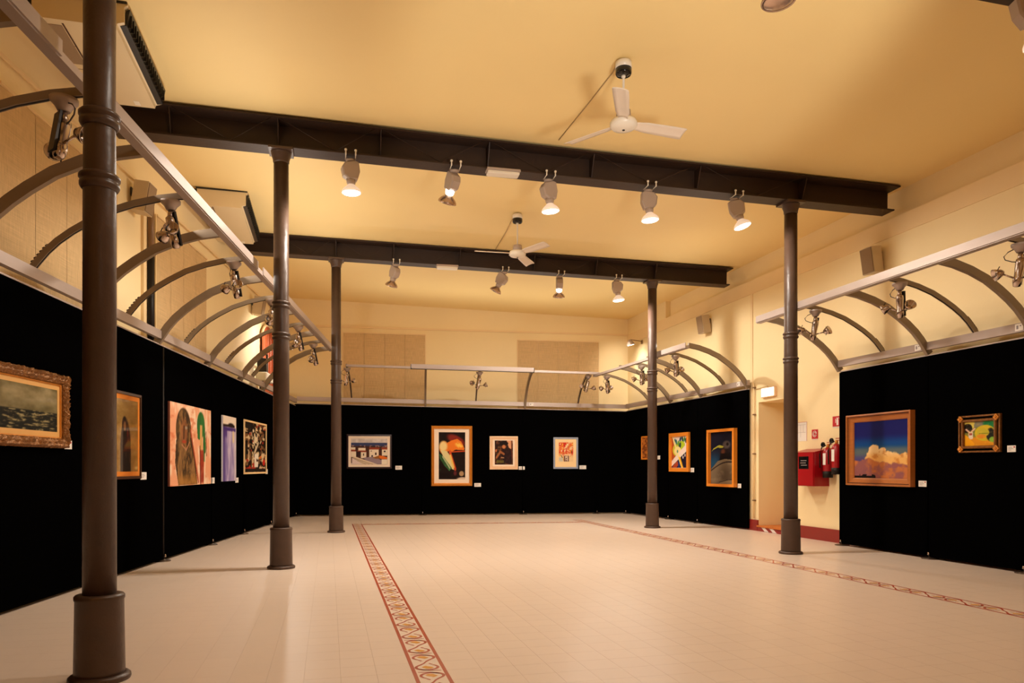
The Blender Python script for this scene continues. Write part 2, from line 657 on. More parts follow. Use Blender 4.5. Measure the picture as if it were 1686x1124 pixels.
# walls -------------------------------------------------------------
# right wall with the passage opening (Y 12.0 .. 13.1, up to z 2.6)
DN, DF, DT = 12.0, 13.1, 2.60
mb = MB()
mb.box(XR, 10.2, Y0, DN, 0, 5.13)
mb.box(XR, 10.2, DF, 20.6, 0, 5.13)
mb.box(XR, 10.2, DN, DF, DT, 5.13)
mb.box(9.9, 10.2, DN, DF, 0, DT)
mb.box(8.58, 10.2, Y0, 17.3, 5.13, 6.0)
mb.box(XR, 10.2, 17.3, 20.6, 5.13, 6.0)
struct(mb.build('wall_right', 'wall'), 'cream plaster wall on the right with a doorway')
w = MB().box(XR - 0.018, XR, Y0, 20.5, 4.85, 5.13).build('trim_1', 'trim')
struct(w)
w = MB().box(XR - 0.012, XR, 13.30, 13.38, 0.22, 4.85).build('trim_2', 'trim')
struct(w)
# left wall
def linewall(name, x_at, y0, y1, z0, z1, th, m='wall', off=0.0):
    mb = MB()
    a, b = (x_at(y0) + off, y0), (x_at(y1) + off, y1)
    mb.hexa([(a[0] - th, a[1], z0), (a[0], a[1], z0), (b[0], b[1], z0), (b[0] - th, b[1], z0),
             (a[0] - th, a[1], z1), (a[0], a[1], z1), (b[0], b[1], z1), (b[0] - th, b[1], z1)])
    return mb.build(name, m)


struct(linewall('wall_left', LWx, Y0, 21.0, 0, 6.0, 0.3), 'cream plaster wall behind the left row of panels')
struct(linewall('trim_3', LWx, Y0, 20.6, 5.16, 5.20, 0.02, 'trim', 0.05))
mb = MB()
mb.hexa([(-1.6, BWy(-1.6), 0), (9.0, BWy(9.0), 0), (9.0, 21.2, 0), (-1.6, 21.2, 0),
         (-1.6, BWy(-1.6), 6.0), (9.0, BWy(9.0), 6.0), (9.0, 21.2, 6.0), (-1.6, 21.2, 6.0)])
struct(mb.build('wall_back', 'wall'), 'cream plaster end wall with two blinds')
mb = MB()
mb.hexa([(-1.1, BWy(-1.1) - 0.03, 5.10), (8.45, BWy(8.45) - 0.03, 5.10), (8.45, BWy(8.45), 5.10), (-1.1, BWy(-1.1), 5.10),
         (-1.1, BWy(-1.1) - 0.03, 5.15), (8.45, BWy(8.45) - 0.03, 5.15), (8.45, BWy(8.45), 5.15), (-1.1, BWy(-1.1), 5.15)])
struct(mb.build('trim_4', 'trim'))
w = MB().box(-5.2, 10.2, Y0 - 0.2, Y0, 0, 6.0).build('wall_front', 'wall')
struct(w, 'cream wall behind the viewer')

# red skirting on the right wall and the step in the doorway
bb = MB()
bb.box(XR - 0.035, XR, Y0, DN, 0, 0.22)
bb.box(XR - 0.035, XR, DF, 19.6, 0, 0.22)
bb = bb.build('baseboard_right', 'red_base')
struct(bb, 'dark red painted skirting')
st = thing('doorway_step', 'red fronted wooden step with white warning stripes in the doorway', 'step', (8.42, 12.55, 0))
MB().box(0, 1.4, -0.55, 0.55, 0, 0.085).build('riser', 'red_base', st)
MB().box(-0.02, 1.4, -0.55, 0.55, 0.085, 0.115).build('tread', 'wood', st)
MB().box(0.55, 1.4, -0.55, 0.30, 0.115, 0.29).build('upper_riser', 'wall', st)
MB().box(0.50, 1.4, -0.55, 0.30, 0.29, 0.325).build('upper_tread', 'wood', st)
for yy in (0.32, 0.05):
    MB().hexa([(-0.004, yy - 0.16, 0.006), (0.002, yy - 0.16, 0.006), (0.002, yy - 0.03, 0.006), (-0.004, yy - 0.03, 0.006),
               (-0.004, yy - 0.03, 0.082), (0.002, yy - 0.03, 0.082), (0.002, yy + 0.09, 0.082), (-0.004, yy + 0.09, 0.082)]
              ).build('warning_stripe', 'whiteink', st)

# ================================================================== COLUMNS
COLS = [
    ('L0', -1.358, 4.938, 5.30, 3.04, 3.42, 'brown cast iron column nearest the viewer, at far left'),
    ('L1', -0.589, 9.781, 5.35, 2.97, 3.37, 'brown cast iron column in the middle of the left row'),
    ('L2', 0.146, 14.858, 5.41, 2.985, 3.36, 'farthest brown cast iron column of the left row'),
    ('R1', 6.709, 9.561, 5.245, 2.89, 3.26, 'brown cast iron column before the red hose cabinet'),
    ('R2', 6.686, 14.324, 5.25, 2.94, 3.30, 'brown cast iron column beside the small gilt picture, far right row')]
for key, x, y, zt, r1, r2, lab in COLS:
    t = thing('iron_column', lab, 'column', (x, y, 0), 0, 'cast iron columns')
    q = 0.92 if key == 'L0' else 1.0
    MB().lathe([(0.102 * q, 0.45), (0.099 * q, r1), (0.095 * q, r2), (0.093, zt - 0.15)], 32).build('shaft', 'column', t)
    MB().lathe([(0.170, 0), (0.174, 0.012), (0.172, 0.026), (0.160, 0.036), (0.145, 0.040)], 36).build('base_flange', 'column', t)
    MB().lathe([(0.142, 0.036), (0.141, 0.06), (0.134, 0.485), (0.139, 0.495), (0.139, 0.512), (0.131, 0.522), (0.10, 0.524)], 36).build('base_sleeve', 'column', t)
    for zr in (r1, r2):
        MB().lathe([(0.094, zr - 0.055), (0.104, zr - 0.045), (0.111, zr - 0.030), (0.111, zr - 0.012), (0.102, zr - 0.006),
                    (0.102, zr + 0.006), (0.115, zr + 0.014), (0.115, zr + 0.030), (0.104, zr + 0.042), (0.09, zr + 0.046)],
                   32).build('ring', 'column', t)
    MB().lathe([(0.093, zt - 0.17), (0.101, zt - 0.155), (0.101, zt - 0.135), (0.110, zt - 0.10), (0.122, zt - 0.075),
                (0.122, zt - 0.045), (0.128, zt - 0.04), (0.128, zt - 0.028)], 32).build('capital', 'column', t)
    MB().box(-0.15, 0.15, -0.15, 0.15, zt - 0.030, zt - 0.002).build('cap_plate', 'column', t)


# ================================================================== BEAMS
def beam(label, A, B, zA, zB, x0, x1, stiff, H=0.345):
    dx, dy = B[0] - A[0], B[1] - A[1]
    L = math.hypot(dx, dy)
    az = math.atan2(dy, dx)
    tilt = math.atan2(zA - zB, L)
    t = thing('steel_beam', label, 'beam', (A[0], A[1], zA), (0, tilt, az), 'riveted steel roof beams')
    MB().box(x0, x1, -0.12, 0.15, 0, 0.018).build('bottom_flange', 'beam', t)
    MB().box(x0, x1 + 0.02, -0.22, 0.15, H - 0.02, H).build('top_flange', 'beam', t)
    MB().box(x0, x1 - 0.01, 0.02, 0.04, 0.018, H - 0.02).build('web', 'beam', t)
    for s in stiff:
        MB().prism([(0.02, 0.02), (-0.06, 0.02), (-0.18, H - 0.02), (0.02, H - 0.02)], s - 0.006, s + 0.006, 'x').build('stiffener', 'beam', t)
    mb = None
    for a, b in zip(stiff[:-1], stiff[1:]):
        m_ = a + (b - a) * 0.55
        MB().tube([(a + 0.03, -0.19, H - 0.02), (m_, -0.10, 0.02)], 0.004, 5).build('tie_rod', 'beam', t)
        MB().tube([(m_, -0.10, 0.02), (b - 0.08, -0.19, H - 0.02)], 0.004, 5).build('tie_rod', 'beam', t)
    return t, L, az


L0, L1, R1, L2, R2 = (-1.358, 4.938), (-0.589, 9.781), (6.709, 9.561), (0.146, 14.858), (6.686, 14.324)
BE1 = beam('dark riveted beam across the hall carrying the five brighter lamps', L1, R1, 5.35, 5.245, -1.95, 9.00,
           [-1.3, -0.03, 1.25, 2.68, 4.15, 5.75, 7.45])
BE2 = beam('farther dark beam with the small row of lamps beyond', L2, R2, 5.41, 5.25, -1.9, 8.27,
           [-1.1, 0, 1.12, 2.45, 3.98, 5.3, 6.6])
R0 = (6.7, 4.78)
BE0 = beam('dark beam cut off at the upper right corner of the view', L0, R0, 5.30, 5.175, -1.7, 9.6,
           [0, 1.4, 2.8, 4.2, 5.6, 7.0])


def beam_pt(A, B, zA, zB, u, off=0.0, dz=0.0):
    dx, dy = B[0] - A[0], B[1] - A[1]
    L = math.hypot(dx, dy)
    return (A[0] + dx / L * u - dy / L * off, A[1] + dy / L * u + dx / L * off, zA + (zB - zA) * u / L + dz)


# ---- beam lamps ----------------------------------------------------
def beam_lamp(loc, yaw, tilt, lit, label, name='beam_spotlight', roll=0.0):
    """clamp on the beam's lower flange, stem, wedge shaped housing, reflector bulb.
    yaw: direction the head leans to (world), tilt: lean from straight down, lit: 'face','back','off'"""
    t = thing(name, label, 'spotlight', loc, (0, 0, 0), 'spotlights clamped under the beams')
    c = MB()
    c.lathe([(0.025, -0.075), (0.055, -0.062), (0.062, -0.045), (0.055, -0.035), (0.03, -0.03)], 20)
    c.box(-0.07, 0.07, -0.014, 0.014, -0.035, -0.022)
    c.build('clamp', 'lampgrey', t)
    for s in (-0.062, 0.062):
        MB().cyl((s, -0.135, -0.028), (s, -0.135, 0.025), 0.009, 10).cyl((s, -0.02, -0.028), (s, -0.135, -0.022), 0.006, 8) \
            .lathe([(0.004, 0), (0.016, 0.006), (0.016, 0.024), (0.006, 0.030)], 12, None,
                   Matrix.Translation((s, -0.135, 0.02))).build('bolt', 'white', t)
    MB().cyl((0, 0, -0.15), (0, 0, -0.07), 0.010, 10).build('stem', 'lampgrey', t)
    # head frame: local -z is the beam direction, local x the flat side of the housing
    q = Matrix.Rotation(yaw, 4, 'Z') @ Matrix.Rotation(tilt, 4, 'Y')
    T = Matrix.Translation((0, 0, -0.075)) @ q @ Matrix.Scale(1.23, 4)
    def tr(mb):
        mb.v = [tuple(T @ Vector(v)) for v in mb.v]
        return mb
    # housing: wedge (polygon in x,z) with thickness in y
    hs = MB()
    outer = [(0.045, 0.0), (0.015, 0.012), (-0.085, -0.012), (-0.115, -0.065), (-0.100, -0.150), (-0.055, -0.185), (0.03, -0.185), (0.055, -0.10)]
    inn = [(x * 0.86 - 0.004, z * 0.9 - 0.008) for x, z in outer]
    b = len(hs.v); n = len(outer)
    for y, P in ((-0.060, inn), (-0.045, outer), (0.045, outer), (0.060, inn)):
        hs.v += [(x * 1.12 + 0.03, y * 0.9, z) for x, z in P]
    for l in range(3):
        for j in range(n):
            a = l * n + j; a2 = l * n + (j + 1) % n
            hs.face([a, a2, a2 + n, a + n])
    hs.face(list(range(n - 1, -1, -1))); hs.face([3 * n + j for j in range(n)])
    tr(hs).build('housing', 'lampgrey', t)
    nk = MB()
    nk.lathe([(0.050, -0.17), (0.047, -0.215), (0.036, -0.235)], 20)
    tr(nk).build('neck', 'glowneck' if lit == 'back' else 'lampgrey', t)
    rf = MB()
    rf.lathe([(0.034, -0.230), (0.052, -0.250), (0.082, -0.275), (0.100, -0.300), (0.104, -0.318), (0.100, -0.322), (0.094, -0.318)], 28, cap=False)
    rfo = tr(rf).build('reflector', 'glowdim' if lit == 'face' else 'dish', t)
    ln = MB()
    ln.lathe([(0.094, -0.316), (0.085, -0.325), (0.05, -0.333), (0.005, -0.336)], 28)
    tr(ln).build('lens', 'glow' if lit == 'face' else 'dish', rfo)
    # two thin wires of the harness
    d = (q @ Vector((0, 0, -1))).normalized()
    p = Vector(loc) + T @ Vector((0, 0, -0.345))
    return t, p, d


B1 = (L1, R1, 5.35, 5.245)
lamps = [
    (B1, 0.867, 0.15, -0.03, 'face', 'leftmost lit lamp under the nearer beam'),
    (B1, 2.233, 0.55, -0.35, 'back', 'lamp under the nearer beam turned away, dark dish and glowing neck'),
    (B1, 3.537, 0.25, -0.10, 'face', 'lit lamp just right of the white light box on the nearer beam'),
    (B1, 5.011, 2.9, 0.08, 'face', 'lit lamp under the nearer beam, second from the right'),
    (B1, 6.364, 2.4, 0.25, 'face', 'glaring lit lamp under the nearer beam beside the right column'),
]
ENERGY = 250
POW = [350, 265, 215, 165, 110]
for kq, ((A, B, za, zb), u, yaw, tilt, lit, lab) in enumerate(lamps):
    loc = beam_pt(A, B, za, zb, u, -0.02, 0.0)
    if lab.startswith('lamp under the nearer beam turned'):
        yaw, tilt = PI / 2 + 0.35, -0.55
    if lab.startswith('glaring'):
        yaw, tilt = 2.6, 0.30
    t, p, d = beam_lamp(loc, yaw, tilt, lit, lab)
    spot('lamp_light', p, p + d, POW[kq], 174, 0.35, 0.09)
B2 = (L2, R2, 5.41, 5.25)
for u, yaw, tilt, lit, lab in [
        (1.171, PI / 2 + 0.5, -0.45, 'off', 'leftmost lamp under the farther beam, unlit, seen from behind'),
        (3.368, PI / 2 + 0.9, -0.55, 'off', 'unlit lamp under the farther beam, just left of the hanging fan blades'),
        (4.534, PI / 2 - 0.2, -0.40, 'back', 'lamp under the farther beam with glowing neck and dark dish'),
        (5.769, 2.9, 0.10, 'face', 'lit lamp at the right end of the farther beam')]:
    loc = beam_pt(*B2, u, -0.02, 0.0)
    t, p, d = beam_lamp(loc, yaw, tilt, lit, lab)
    if lit == 'face':
        spot('lamp_light', p, p + d, ENERGY * 1.6, 174, 0.35, 0.09)
    elif lit == 'back':
        spot('lamp_light', p, p + d, ENERGY * 1.7, 165, 0.5, 0.09)
B0 = (L0, R0, 5.30, 5.175)
for u, yaw, tilt, lit, lab in [
        (4.62, 2.9, 0.05, 'off', 'dark lamp rim peeping in at the top edge of the view'),
        (6.90, PI - 0.3, 0.35, 'face', 'lit lamp cut by the right edge of the view')]:
    loc = beam_pt(*B0, u, -0.02, 0.03)
    t, p, d = beam_lamp(loc, yaw, tilt, lit, lab)
    if lit != 'off':
        spot('lamp_light', p, p + d, 60, 172, 0.4, 0.09)

# white light boxes under the beams
for (A, B, za, zb), u, L_, lab in [(B1, 2.88, 0.46, 'white emergency light box fixed under the nearer beam'),
                                   (B2, 2.19, 0.44, 'white emergency light box fixed under the farther beam')]:
    loc = beam_pt(A, B, za, zb, u, -0.02, 0)
    az = math.atan2(B[1] - A[1], B[0] - A[0])
    t = thing('emergency_light', lab, 'light', loc, az)
    MB().cbox(-L_ / 2, L_ / 2, -0.17, 0.0, -0.035, -0.002, 0.006).build('housing', 'lampgrey', t)
    MB().cbox(-L_ / 2 + 0.012, L_ / 2 - 0.012, -0.16, -0.01, -0.075, -0.033, 0.010).build('diffuser', 'white', t)


# ================================================================== CEILING FANS
def fan(label, x, y, hubz, a0, cab):
    zt = zc(x, y)
    t = thing('ceiling_fan', label, 'fan', (x, y, zt), 0, 'white ceiling fans')
    h = hubz - zt
    MB().lathe([(0.02, 0.0), (0.02, -0.03)], 12).build('hook', 'darkmetal', t)
    MB().lathe([(0.07, -0.02), (0.086, -0.03), (0.088, -0.10)], 28).build('canopy', 'white', t)
    MB().lathe([(0.0865, -0.098), (0.086, -0.150), (0.078, -0.165), (0.02, -0.170)], 28).build('canopy_base', 'blackgloss', t)
    MB().lathe([(0.022, -0.165), (0.022, -0.19), (0.012, -0.192), (0.011, h + 0.14)], 14).build('rod', 'white', t)
    MB().lathe([(0.03, h + 0.16), (0.075, h + 0.15), (0.085, h + 0.045)], 24).build('collar', 'lampgrey', t)
    MB().lathe([(0.085, h + 0.05), (0.13, h + 0.045), (0.145, h + 0.02), (0.145, h - 0.015), (0.125, h - 0.035), (0.06, h - 0.05), (0.015, h - 0.055)], 32).build('motor', 'white', t)
    MB().lathe([(0.014, h - 0.052), (0.014, h - 0.062), (0.005, h - 0.064)], 12).build('cap_screw', 'darkmetal', t)
    for k in range(3):
        a = math.radians(a0 + 120 * k)
        R = Matrix.Rotation(a, 4, 'Z') @ Matrix.Translation((0, 0, h + 0.012)) @ Matrix.Rotation(math.radians(-16), 4, 'X')
        mb = MB()
        prof = [(0.12, 0.050), (0.20, 0.062), (0.26, 0.074), (0.60, 0.084), (0.72, 0.084), (0.738, 0.078)]
        b = 0
        cs = [-1, -0.5, 0, 0.5, 1]
        for x_, w_ in prof:
            for c_ in cs:
                zz = 0.010 * (1 - c_ * c_)
                mb.v.append((x_, c_ * w_, zz)); 
        for x_, w_ in prof:
            for c_ in cs:
                zz = 0.010 * (1 - c_ * c_) - 0.006
                mb.v.append((x_, c_ * w_, zz))
        n = len(cs); m_ = len(prof); o_ = n * m_
        for i in range(m_ - 1):
            for j in range(n - 1):
                q = i * n + j
                mb.face([q, q + 1, q + n + 1, q + n], 0, True)
                mb.face([o_ + q, o_ + q + n, o_ + q + n + 1, o_ + q + 1], 0, True)
            for j in (0, n - 1):
                q = i * n + j
                mb.face([q, q + n, o_ + q + n, o_ + q])
        for i in (0, m_ - 1):
            for j in range(n - 1):
                q = i * n + j
                mb.face([q, q + 1, o_ + q + 1, o_ + q])
        mb.v = [tuple(R @ Vector(v)) for v in mb.v]
        mb.build('blade', 'blade', t)
    ex, ey = cab
    MB().tube([(0.02, -0.03, -0.03), (-0.04, 0.05, -0.012), (-0.02, 0.25, -0.008), ((ex - x) * 0.5, (ey - y) * 0.5, zc((x + ex) / 2, (y + ey) / 2) - zt - 0.009),
               (ex - x, ey - y, zc(ex, ey) - zt - 0.010)], 0.006, 6).build('cable', 'cable', t)
    return t


fan('white ceiling fan nearer the viewer, one blade towards the viewer', 3.06, 7.27, 4.955, -101 - 14.1, (2.98, 9.28))
fan('smaller looking white ceiling fan between the two beams', 3.17, 12.21, 4.975, -49 - 14.1, (3.27, 14.40))


# ================================================================== PANELS
def panel(W, u0, u1, zt0, zt1, label, post='black'):
    """black fabric panel with slim posts; feet stand under its ends"""
    t = thing('exhibition_panel', label, 'panel', W.P(u0, 0, 0), W.rz, 'black exhibition panels')
    w = u1 - u0 - 0.006
    MB().hexa([(0.003, 0, 0.03), (w, 0, 0.03), (w, 0.06, 0.03), (0.003, 0.06, 0.03),
               (0.003, 0, zt0), (w, 0, zt1), (w, 0.06, zt1), (0.003, 0.06, zt0)]).build('fabric_board', 'black', t)
    MB().cyl((0.0, -0.004, 0.03), (0.0, -0.004, zt0 - 0.01), 0.012, 10).build('post', post, t)
    ft = MB()
    ft.lathe([(0.115, 0.0), (0.115, 0.010), (0.095, 0.018), (0.03, 0.024), (0.022, 0.05)], 22, None, Matrix.Translation((0.02, 0.02, 0)))
    ft.build('foot', 'foot', t)
    MB().lathe([(0.010, 0.05), (0.016, 0.06), (0.016, 0.085), (0.008, 0.095)], 12, None, Matrix.Translation((0.03, -0.018, 0))).build('castor_knob', 'chrome', t)
    return t


Lj = [-4.5, -2.45, -0.4, 1.65, 3.70, 5.80, 7.75, 9.95, 12.86]
Llab = ['black fabric panel of the left row, mostly behind the viewer',
        'black fabric panel at the left edge of the view, empty part',
        'black fabric panel carrying the carved gilt seascape',
        'black fabric panel carrying the orange framed hooded figure',
        'black fabric panel carrying the large pink canvas',
        'black fabric panel carrying the narrow violet canvas',
        'black fabric panel carrying the white framed abstract',
        'black fabric panel ending the left row at the back corner']
ztl = lambda u: 2.975 - 0.007 * u
for k in range(8):
    panel(WL, Lj[k], Lj[k + 1], ztl(Lj[k]), ztl(Lj[k + 1]), Llab[k], 'blackpost' if k == 4 else 'black')
Bj = [-0.10, 3.20, 5.93, 7.98, 8.93]
ztb = lambda u: 2.945 - 0.0135 * u
for k, lab in enumerate(['black fabric panel carrying the townscape with rooftops', 'black fabric panel carrying the tall gold framed picture and the pale framed dark picture',
                         'black fabric panel carrying the grey framed flower picture', 'narrow black fabric panel closing the right end of the back row']):
    panel(WB, Bj[k], Bj[k + 1], ztb(Bj[k]), ztb(Bj[k + 1]), lab)
Fj = [-0.27, 2.05, 3.37, 5.25]
for k, lab in enumerate(['black fabric panel carrying the small gilt picture by the far column', 'black fabric panel carrying the striped geometric picture',
                         'black fabric panel carrying the dark bird picture']):
    panel(WF, Fj[k], Fj[k + 1], 2.835 + 0.009 * Fj[k], 2.835 + 0.009 * Fj[k + 1], lab)
Rj = [0.0, 1.82, 3.27, 5.3]
for k, lab in enumerate(['black fabric panel carrying the blue cloud picture', 'black fabric panel carrying the small ornate green and yellow picture',
                         'black fabric panel running out at the right edge of the view']):
    panel(WR, Rj[k], Rj[k + 1], 2.862, 2.862, lab)


# ================================================================== CANOPIES
PROF = [(0, 0), (0.045, 0.11), (0.10, 0.24), (0.17, 0.37), (0.26, 0.50), (0.36, 0.62), (0.50, 0.765), (0.66, 0.875), (0.83, 0.955), (1.0, 1.0)]


def canopy(label, W, u0, u1, f0, f1, zr, zf, mains, tracks, thick, off=1.4, covers=(), endcaps=()):
    """zr(u): top of panels; zf(u): underside of the front rail"""
    t = thing('lighting_canopy', label, 'canopy', W.P(0, 0, 0), W.rz, 'curved aluminium canopies over the panels')
    a, b = u0, u1
    MB().hexa([(a, -0.03, zr(a) + 0.085), (b, -0.03, zr(b) + 0.085), (b, 0.03, zr(b) + 0.085), (a, 0.03, zr(a) + 0.085),
               (a, -0.03, zr(a) + 0.195), (b, -0.03, zr(b) + 0.195), (b, 0.03, zr(b) + 0.195), (a, 0.03, zr(a) + 0.195)]).build('bottom_rail', 'alu', t)
    MB().hexa([(a, 0.0, zr(a) + 0.004), (b, 0.0, zr(b) + 0.004), (b, 0.05, zr(b) + 0.004), (a, 0.05, zr(a) + 0.004),
               (a, 0.0, zr(a) + 0.02), (b, 0.0, zr(b) + 0.02), (b, 0.05, zr(b) + 0.02), (a, 0.05, zr(a) + 0.02)]).build('panel_clip_rail', 'alu', t)
    def rail(name, a, b, lo, hi, y0, y1, m):
        return MB().hexa([(a, -off + y0, zf(a) + lo), (b, -off + y0, zf(b) + lo), (b, -off + y1, zf(b) + lo), (a, -off + y1, zf(a) + lo),
                          (a, -off + y0, zf(a) + hi), (b, -off + y0, zf(b) + hi), (b, -off + y1, zf(b) + hi), (a, -off + y1, zf(a) + hi)]).build(name, m, t)
    rail('front_rail', f0, f1, 0, 0.055, -0.05, 0.03, 'alu')
    for c0, c1 in covers:
        rail('rail_cover', c0, c1, 0.012, 0.112, -0.062, -0.050, 'alu')
        if endcaps and W is WB:
            rail('rail_underside', c0, c1, -0.006, 0.0, -0.052, 0.032, 'blackpost')
    for c0 in endcaps:
        rail('end_cap', c0 - 0.015, c0 + 0.015, -0.012, 0.11, -0.055, 0.035, 'blackgloss')
    for kind, us in (('rib', mains), ('track', tracks)):
        for u in us:
            mb = MB()
            n = len(PROF)
            P = []
            z0 = zr(u) + (0.01 if kind == 'rib' else 0.16)
            z1 = zf(u) + 0.02
            for s, q in PROF:
                P.append(Vector((-0.0 - s * (off - 0.02), z0 + q * (z1 - z0))))
            hh, ww = (0.095, 0.026) if kind == 'rib' else (0.058, 0.020)
            for i, p in enumerate(P):
                tg = (P[min(i + 1, n - 1)] - P[max(i - 1, 0)]).normalized()
                nn = Vector((tg.y, -tg.x))
                if nn.y < 0:
                    nn = -nn
                f_ = hh if i > 0 else hh
                lo = p; hi = p + nn * f_
                mb.v += [(u - ww, lo.x, lo.y), (u + ww, lo.x, lo.y), (u + ww, hi.x, hi.y), (u - ww, hi.x, hi.y)]
            for i in range(n - 1):
                for j in range(4):
                    q = i * 4 + j; q2 = i * 4 + (j + 1) % 4
                    mb.face([q, q2, q2 + 4, q + 4])
            mb.face([3, 2, 1, 0]); e = 4 * (n - 1); mb.face([e, e + 1, e + 2, e + 3])
            ro = mb.build(kind, 'aluarc', t)
            if kind == 'track':
                gb = MB()
                for i, p in enumerate(P):
                    tg = (P[min(i + 1, n - 1)] - P[max(i - 1, 0)]).normalized()
                    nn = Vector((tg.y, -tg.x))
                    if nn.y < 0:
                        nn = -nn
                    lo = p - nn * 0.003
                    gb.v += [(u - 0.007, lo.x, lo.y), (u + 0.007, lo.x, lo.y), (u + 0.007, p.x, p.y), (u - 0.007, p.x, p.y)]
                for i in range(n - 1):
                    for j in range(4):
                        q = i * 4 + j; q2 = i * 4 + (j + 1) % 4
                        gb.face([q, q2, q2 + 4, q + 4])
                gb.build('groove', 'blackpost', ro)
                # coiled lead on the lower part
                cb = []
                for q in range(50):
                    f_ = q / 49
                    s = 0.015 + 0.11 * f_
                    y_ = -s * off; 
                    zz = z0 + np.interp(s, [a_[0] for a_ in PROF], [a_[1] for a_ in PROF]) * (z1 - z0)
                    an = f_ * 2 * PI * 6
                    cb.append((u + 0.012 * math.cos(an), y_ + 0.045 - 0.016 * math.sin(an), zz + 0.055 + 0.014 * math.sin(an)))
                MB().tube(cb, 0.004, 5).build('coiled_lead', 'darkcable', ro)
    return t


canopy('long curved canopy over the left row of panels', WL, -3.4, 12.80, -3.3, 9.45, ztl, lambda u: 3.845 - 0.004 * u,
       [-2.24, -0.44, 1.65, 3.60, 5.70, 7.65, 9.40], [-1.41, 0.52, 2.60, 4.60, 6.65, 8.45], 0.05,
       covers=[(-3.3, -1.92), (-1.52, 2.95), (3.22, 9.45)])
zfb = lambda u: 3.775 - 0.014 * u
canopy('straight fronted canopy over the back row of panels', WB, -0.05, 8.93, 1.36, 7.72, ztb, zfb,
       [3.30, 6.00], [1.36, 4.66, 7.48], 0.05, covers=[(2.94, 6.02)], endcaps=[2.94, 6.02])
canopy('curved canopy over the far right row of panels', WF, -0.22, 5.30, 0.75, 5.28, lambda u: 2.835 + 0.009 * u, lambda u: 3.61 + 0.010 * u,
       [2.13, 3.50, 5.24], [1.02, 2.90, 4.42], 0.05, covers=[(4.0, 5.28)], endcaps=[4.0])
canopy('curved canopy over the near right row of panels', WR, -0.02, 5.4, -0.18, 5.4, lambda u: 2.862, lambda u: 3.635 + 0.002 * u,
       [-0.05, 1.80, 3.38], [0.95, 2.60, 4.27], 0.05, covers=[(-0.18, 5.4)])
# small white label plates on the bottom rails
for W, u, zt_, lab in [(WR, 1.62, 2.862, 'small white number plate on canopy rail above the blue cloud picture'),
                       (WR, 3.20, 2.862, 'small white number plate on canopy rail near the right edge'),
                       (WB, 6.12, 2.86, 'small white number plate on the back canopy rail'),
                       (WF, 4.95, 2.88, 'small white number plate near the end of the far right canopy')]:
    t = thing('number_plate', lab, 'plate', W.P(u, 0.034, zt_ + 0.10), W.rz, 'small plates on the canopy rails')
    MB().box(0, 0.11, -0.003, 0.0, 0, 0.085).build('card', 'paper', t)
    MB().box(0.02, 0.045, -0.0045, -0.003, 0.02, 0.065).box(0.065, 0.085, -0.0045, -0.003, 0.05, 0.065).build('print', 'ink', t)


# ---- twin spotlights on the tracks ---------------------------------
def twin_spot():
    t = thing('track_spotlight', 'x', 'spotlight')
    MB().lathe([(0.030, -0.075), (0.045, -0.045), (0.068, -0.020), (0.070, 0.0)], 20).build('ceiling_cup', 'alu', t)
    MB().lathe([(0.014, -0.15), (0.022, -0.12), (0.016, -0.07)], 14).build('stem', 'chrome', t)
    Q = Matrix.Translation((0, 0, -0.15)) @ Matrix.Rotation(math.radians(12), 4, 'X') @ Matrix.Rotation(math.radians(9), 4, 'Y')
    b = MB().lathe([(0.018, 0.03), (0.034, 0.015), (0.036, -0.02), (0.030, -0.13), (0.034, -0.135), (0.036, -0.17), (0.026, -0.215), (0.012, -0.22)], 18, None, Q)
    b.build('body', 'chrome', t)
    MB().hexa([tuple(Q @ Vector(p)) for p in [(-0.03, 0.03, -0.2), (0.03, 0.03, -0.2), (0.03, 0.042, -0.2), (-0.03, 0.042, -0.2),
                                              (-0.03, 0.03, 0.06), (0.03, 0.03, 0.06), (0.03, 0.042, 0.06), (-0.03, 0.042, 0.06)]]).build('heat_sink', 'darkmetal', t)
    for s in (-1, 1):
        a = MB().tube([Q @ Vector((s * 0.03, 0, -0.14)), Q @ Vector((s * 0.07, -0.01, -0.125)), Q @ Vector((s * 0.10, -0.02, -0.11))], 0.008, 8)
        ao = a.build('arm', 'chrome', t)
        c = Q @ Vector((s * 0.125, -0.03, -0.10))
        dv = Vector((s * 0.75, -0.35, 0.30 * s)).normalized()
        mt = Matrix.Translation(c) @ dv.to_track_quat('Z', 'Y').to_matrix().to_4x4()
        MB().lathe([(0.012, -0.03), (0.030, -0.015), (0.046, 0.02), (0.054, 0.045), (0.050, 0.045), (0.02, 0.0)], 18, None, mt).build('reflector', 'chrome', ao)
        MB().tube([c + Vector((0, -0.03, -0.05)), c + dv * 0.03 + Vector((0, -0.035, 0.0)), c + Vector((0, -0.02, 0.055))], 0.004, 6).build('hoop', 'darkmetal', ao)
    MB().tube([(-0.03, 0, -0.03), (-0.085, 0, -0.055), (-0.115, 0, -0.09), (-0.105, 0, -0.12), (-0.06, 0, -0.145), (-0.02, 0, -0.155)], 0.0045, 6).build('lead', 'darkcable', t)
    return t


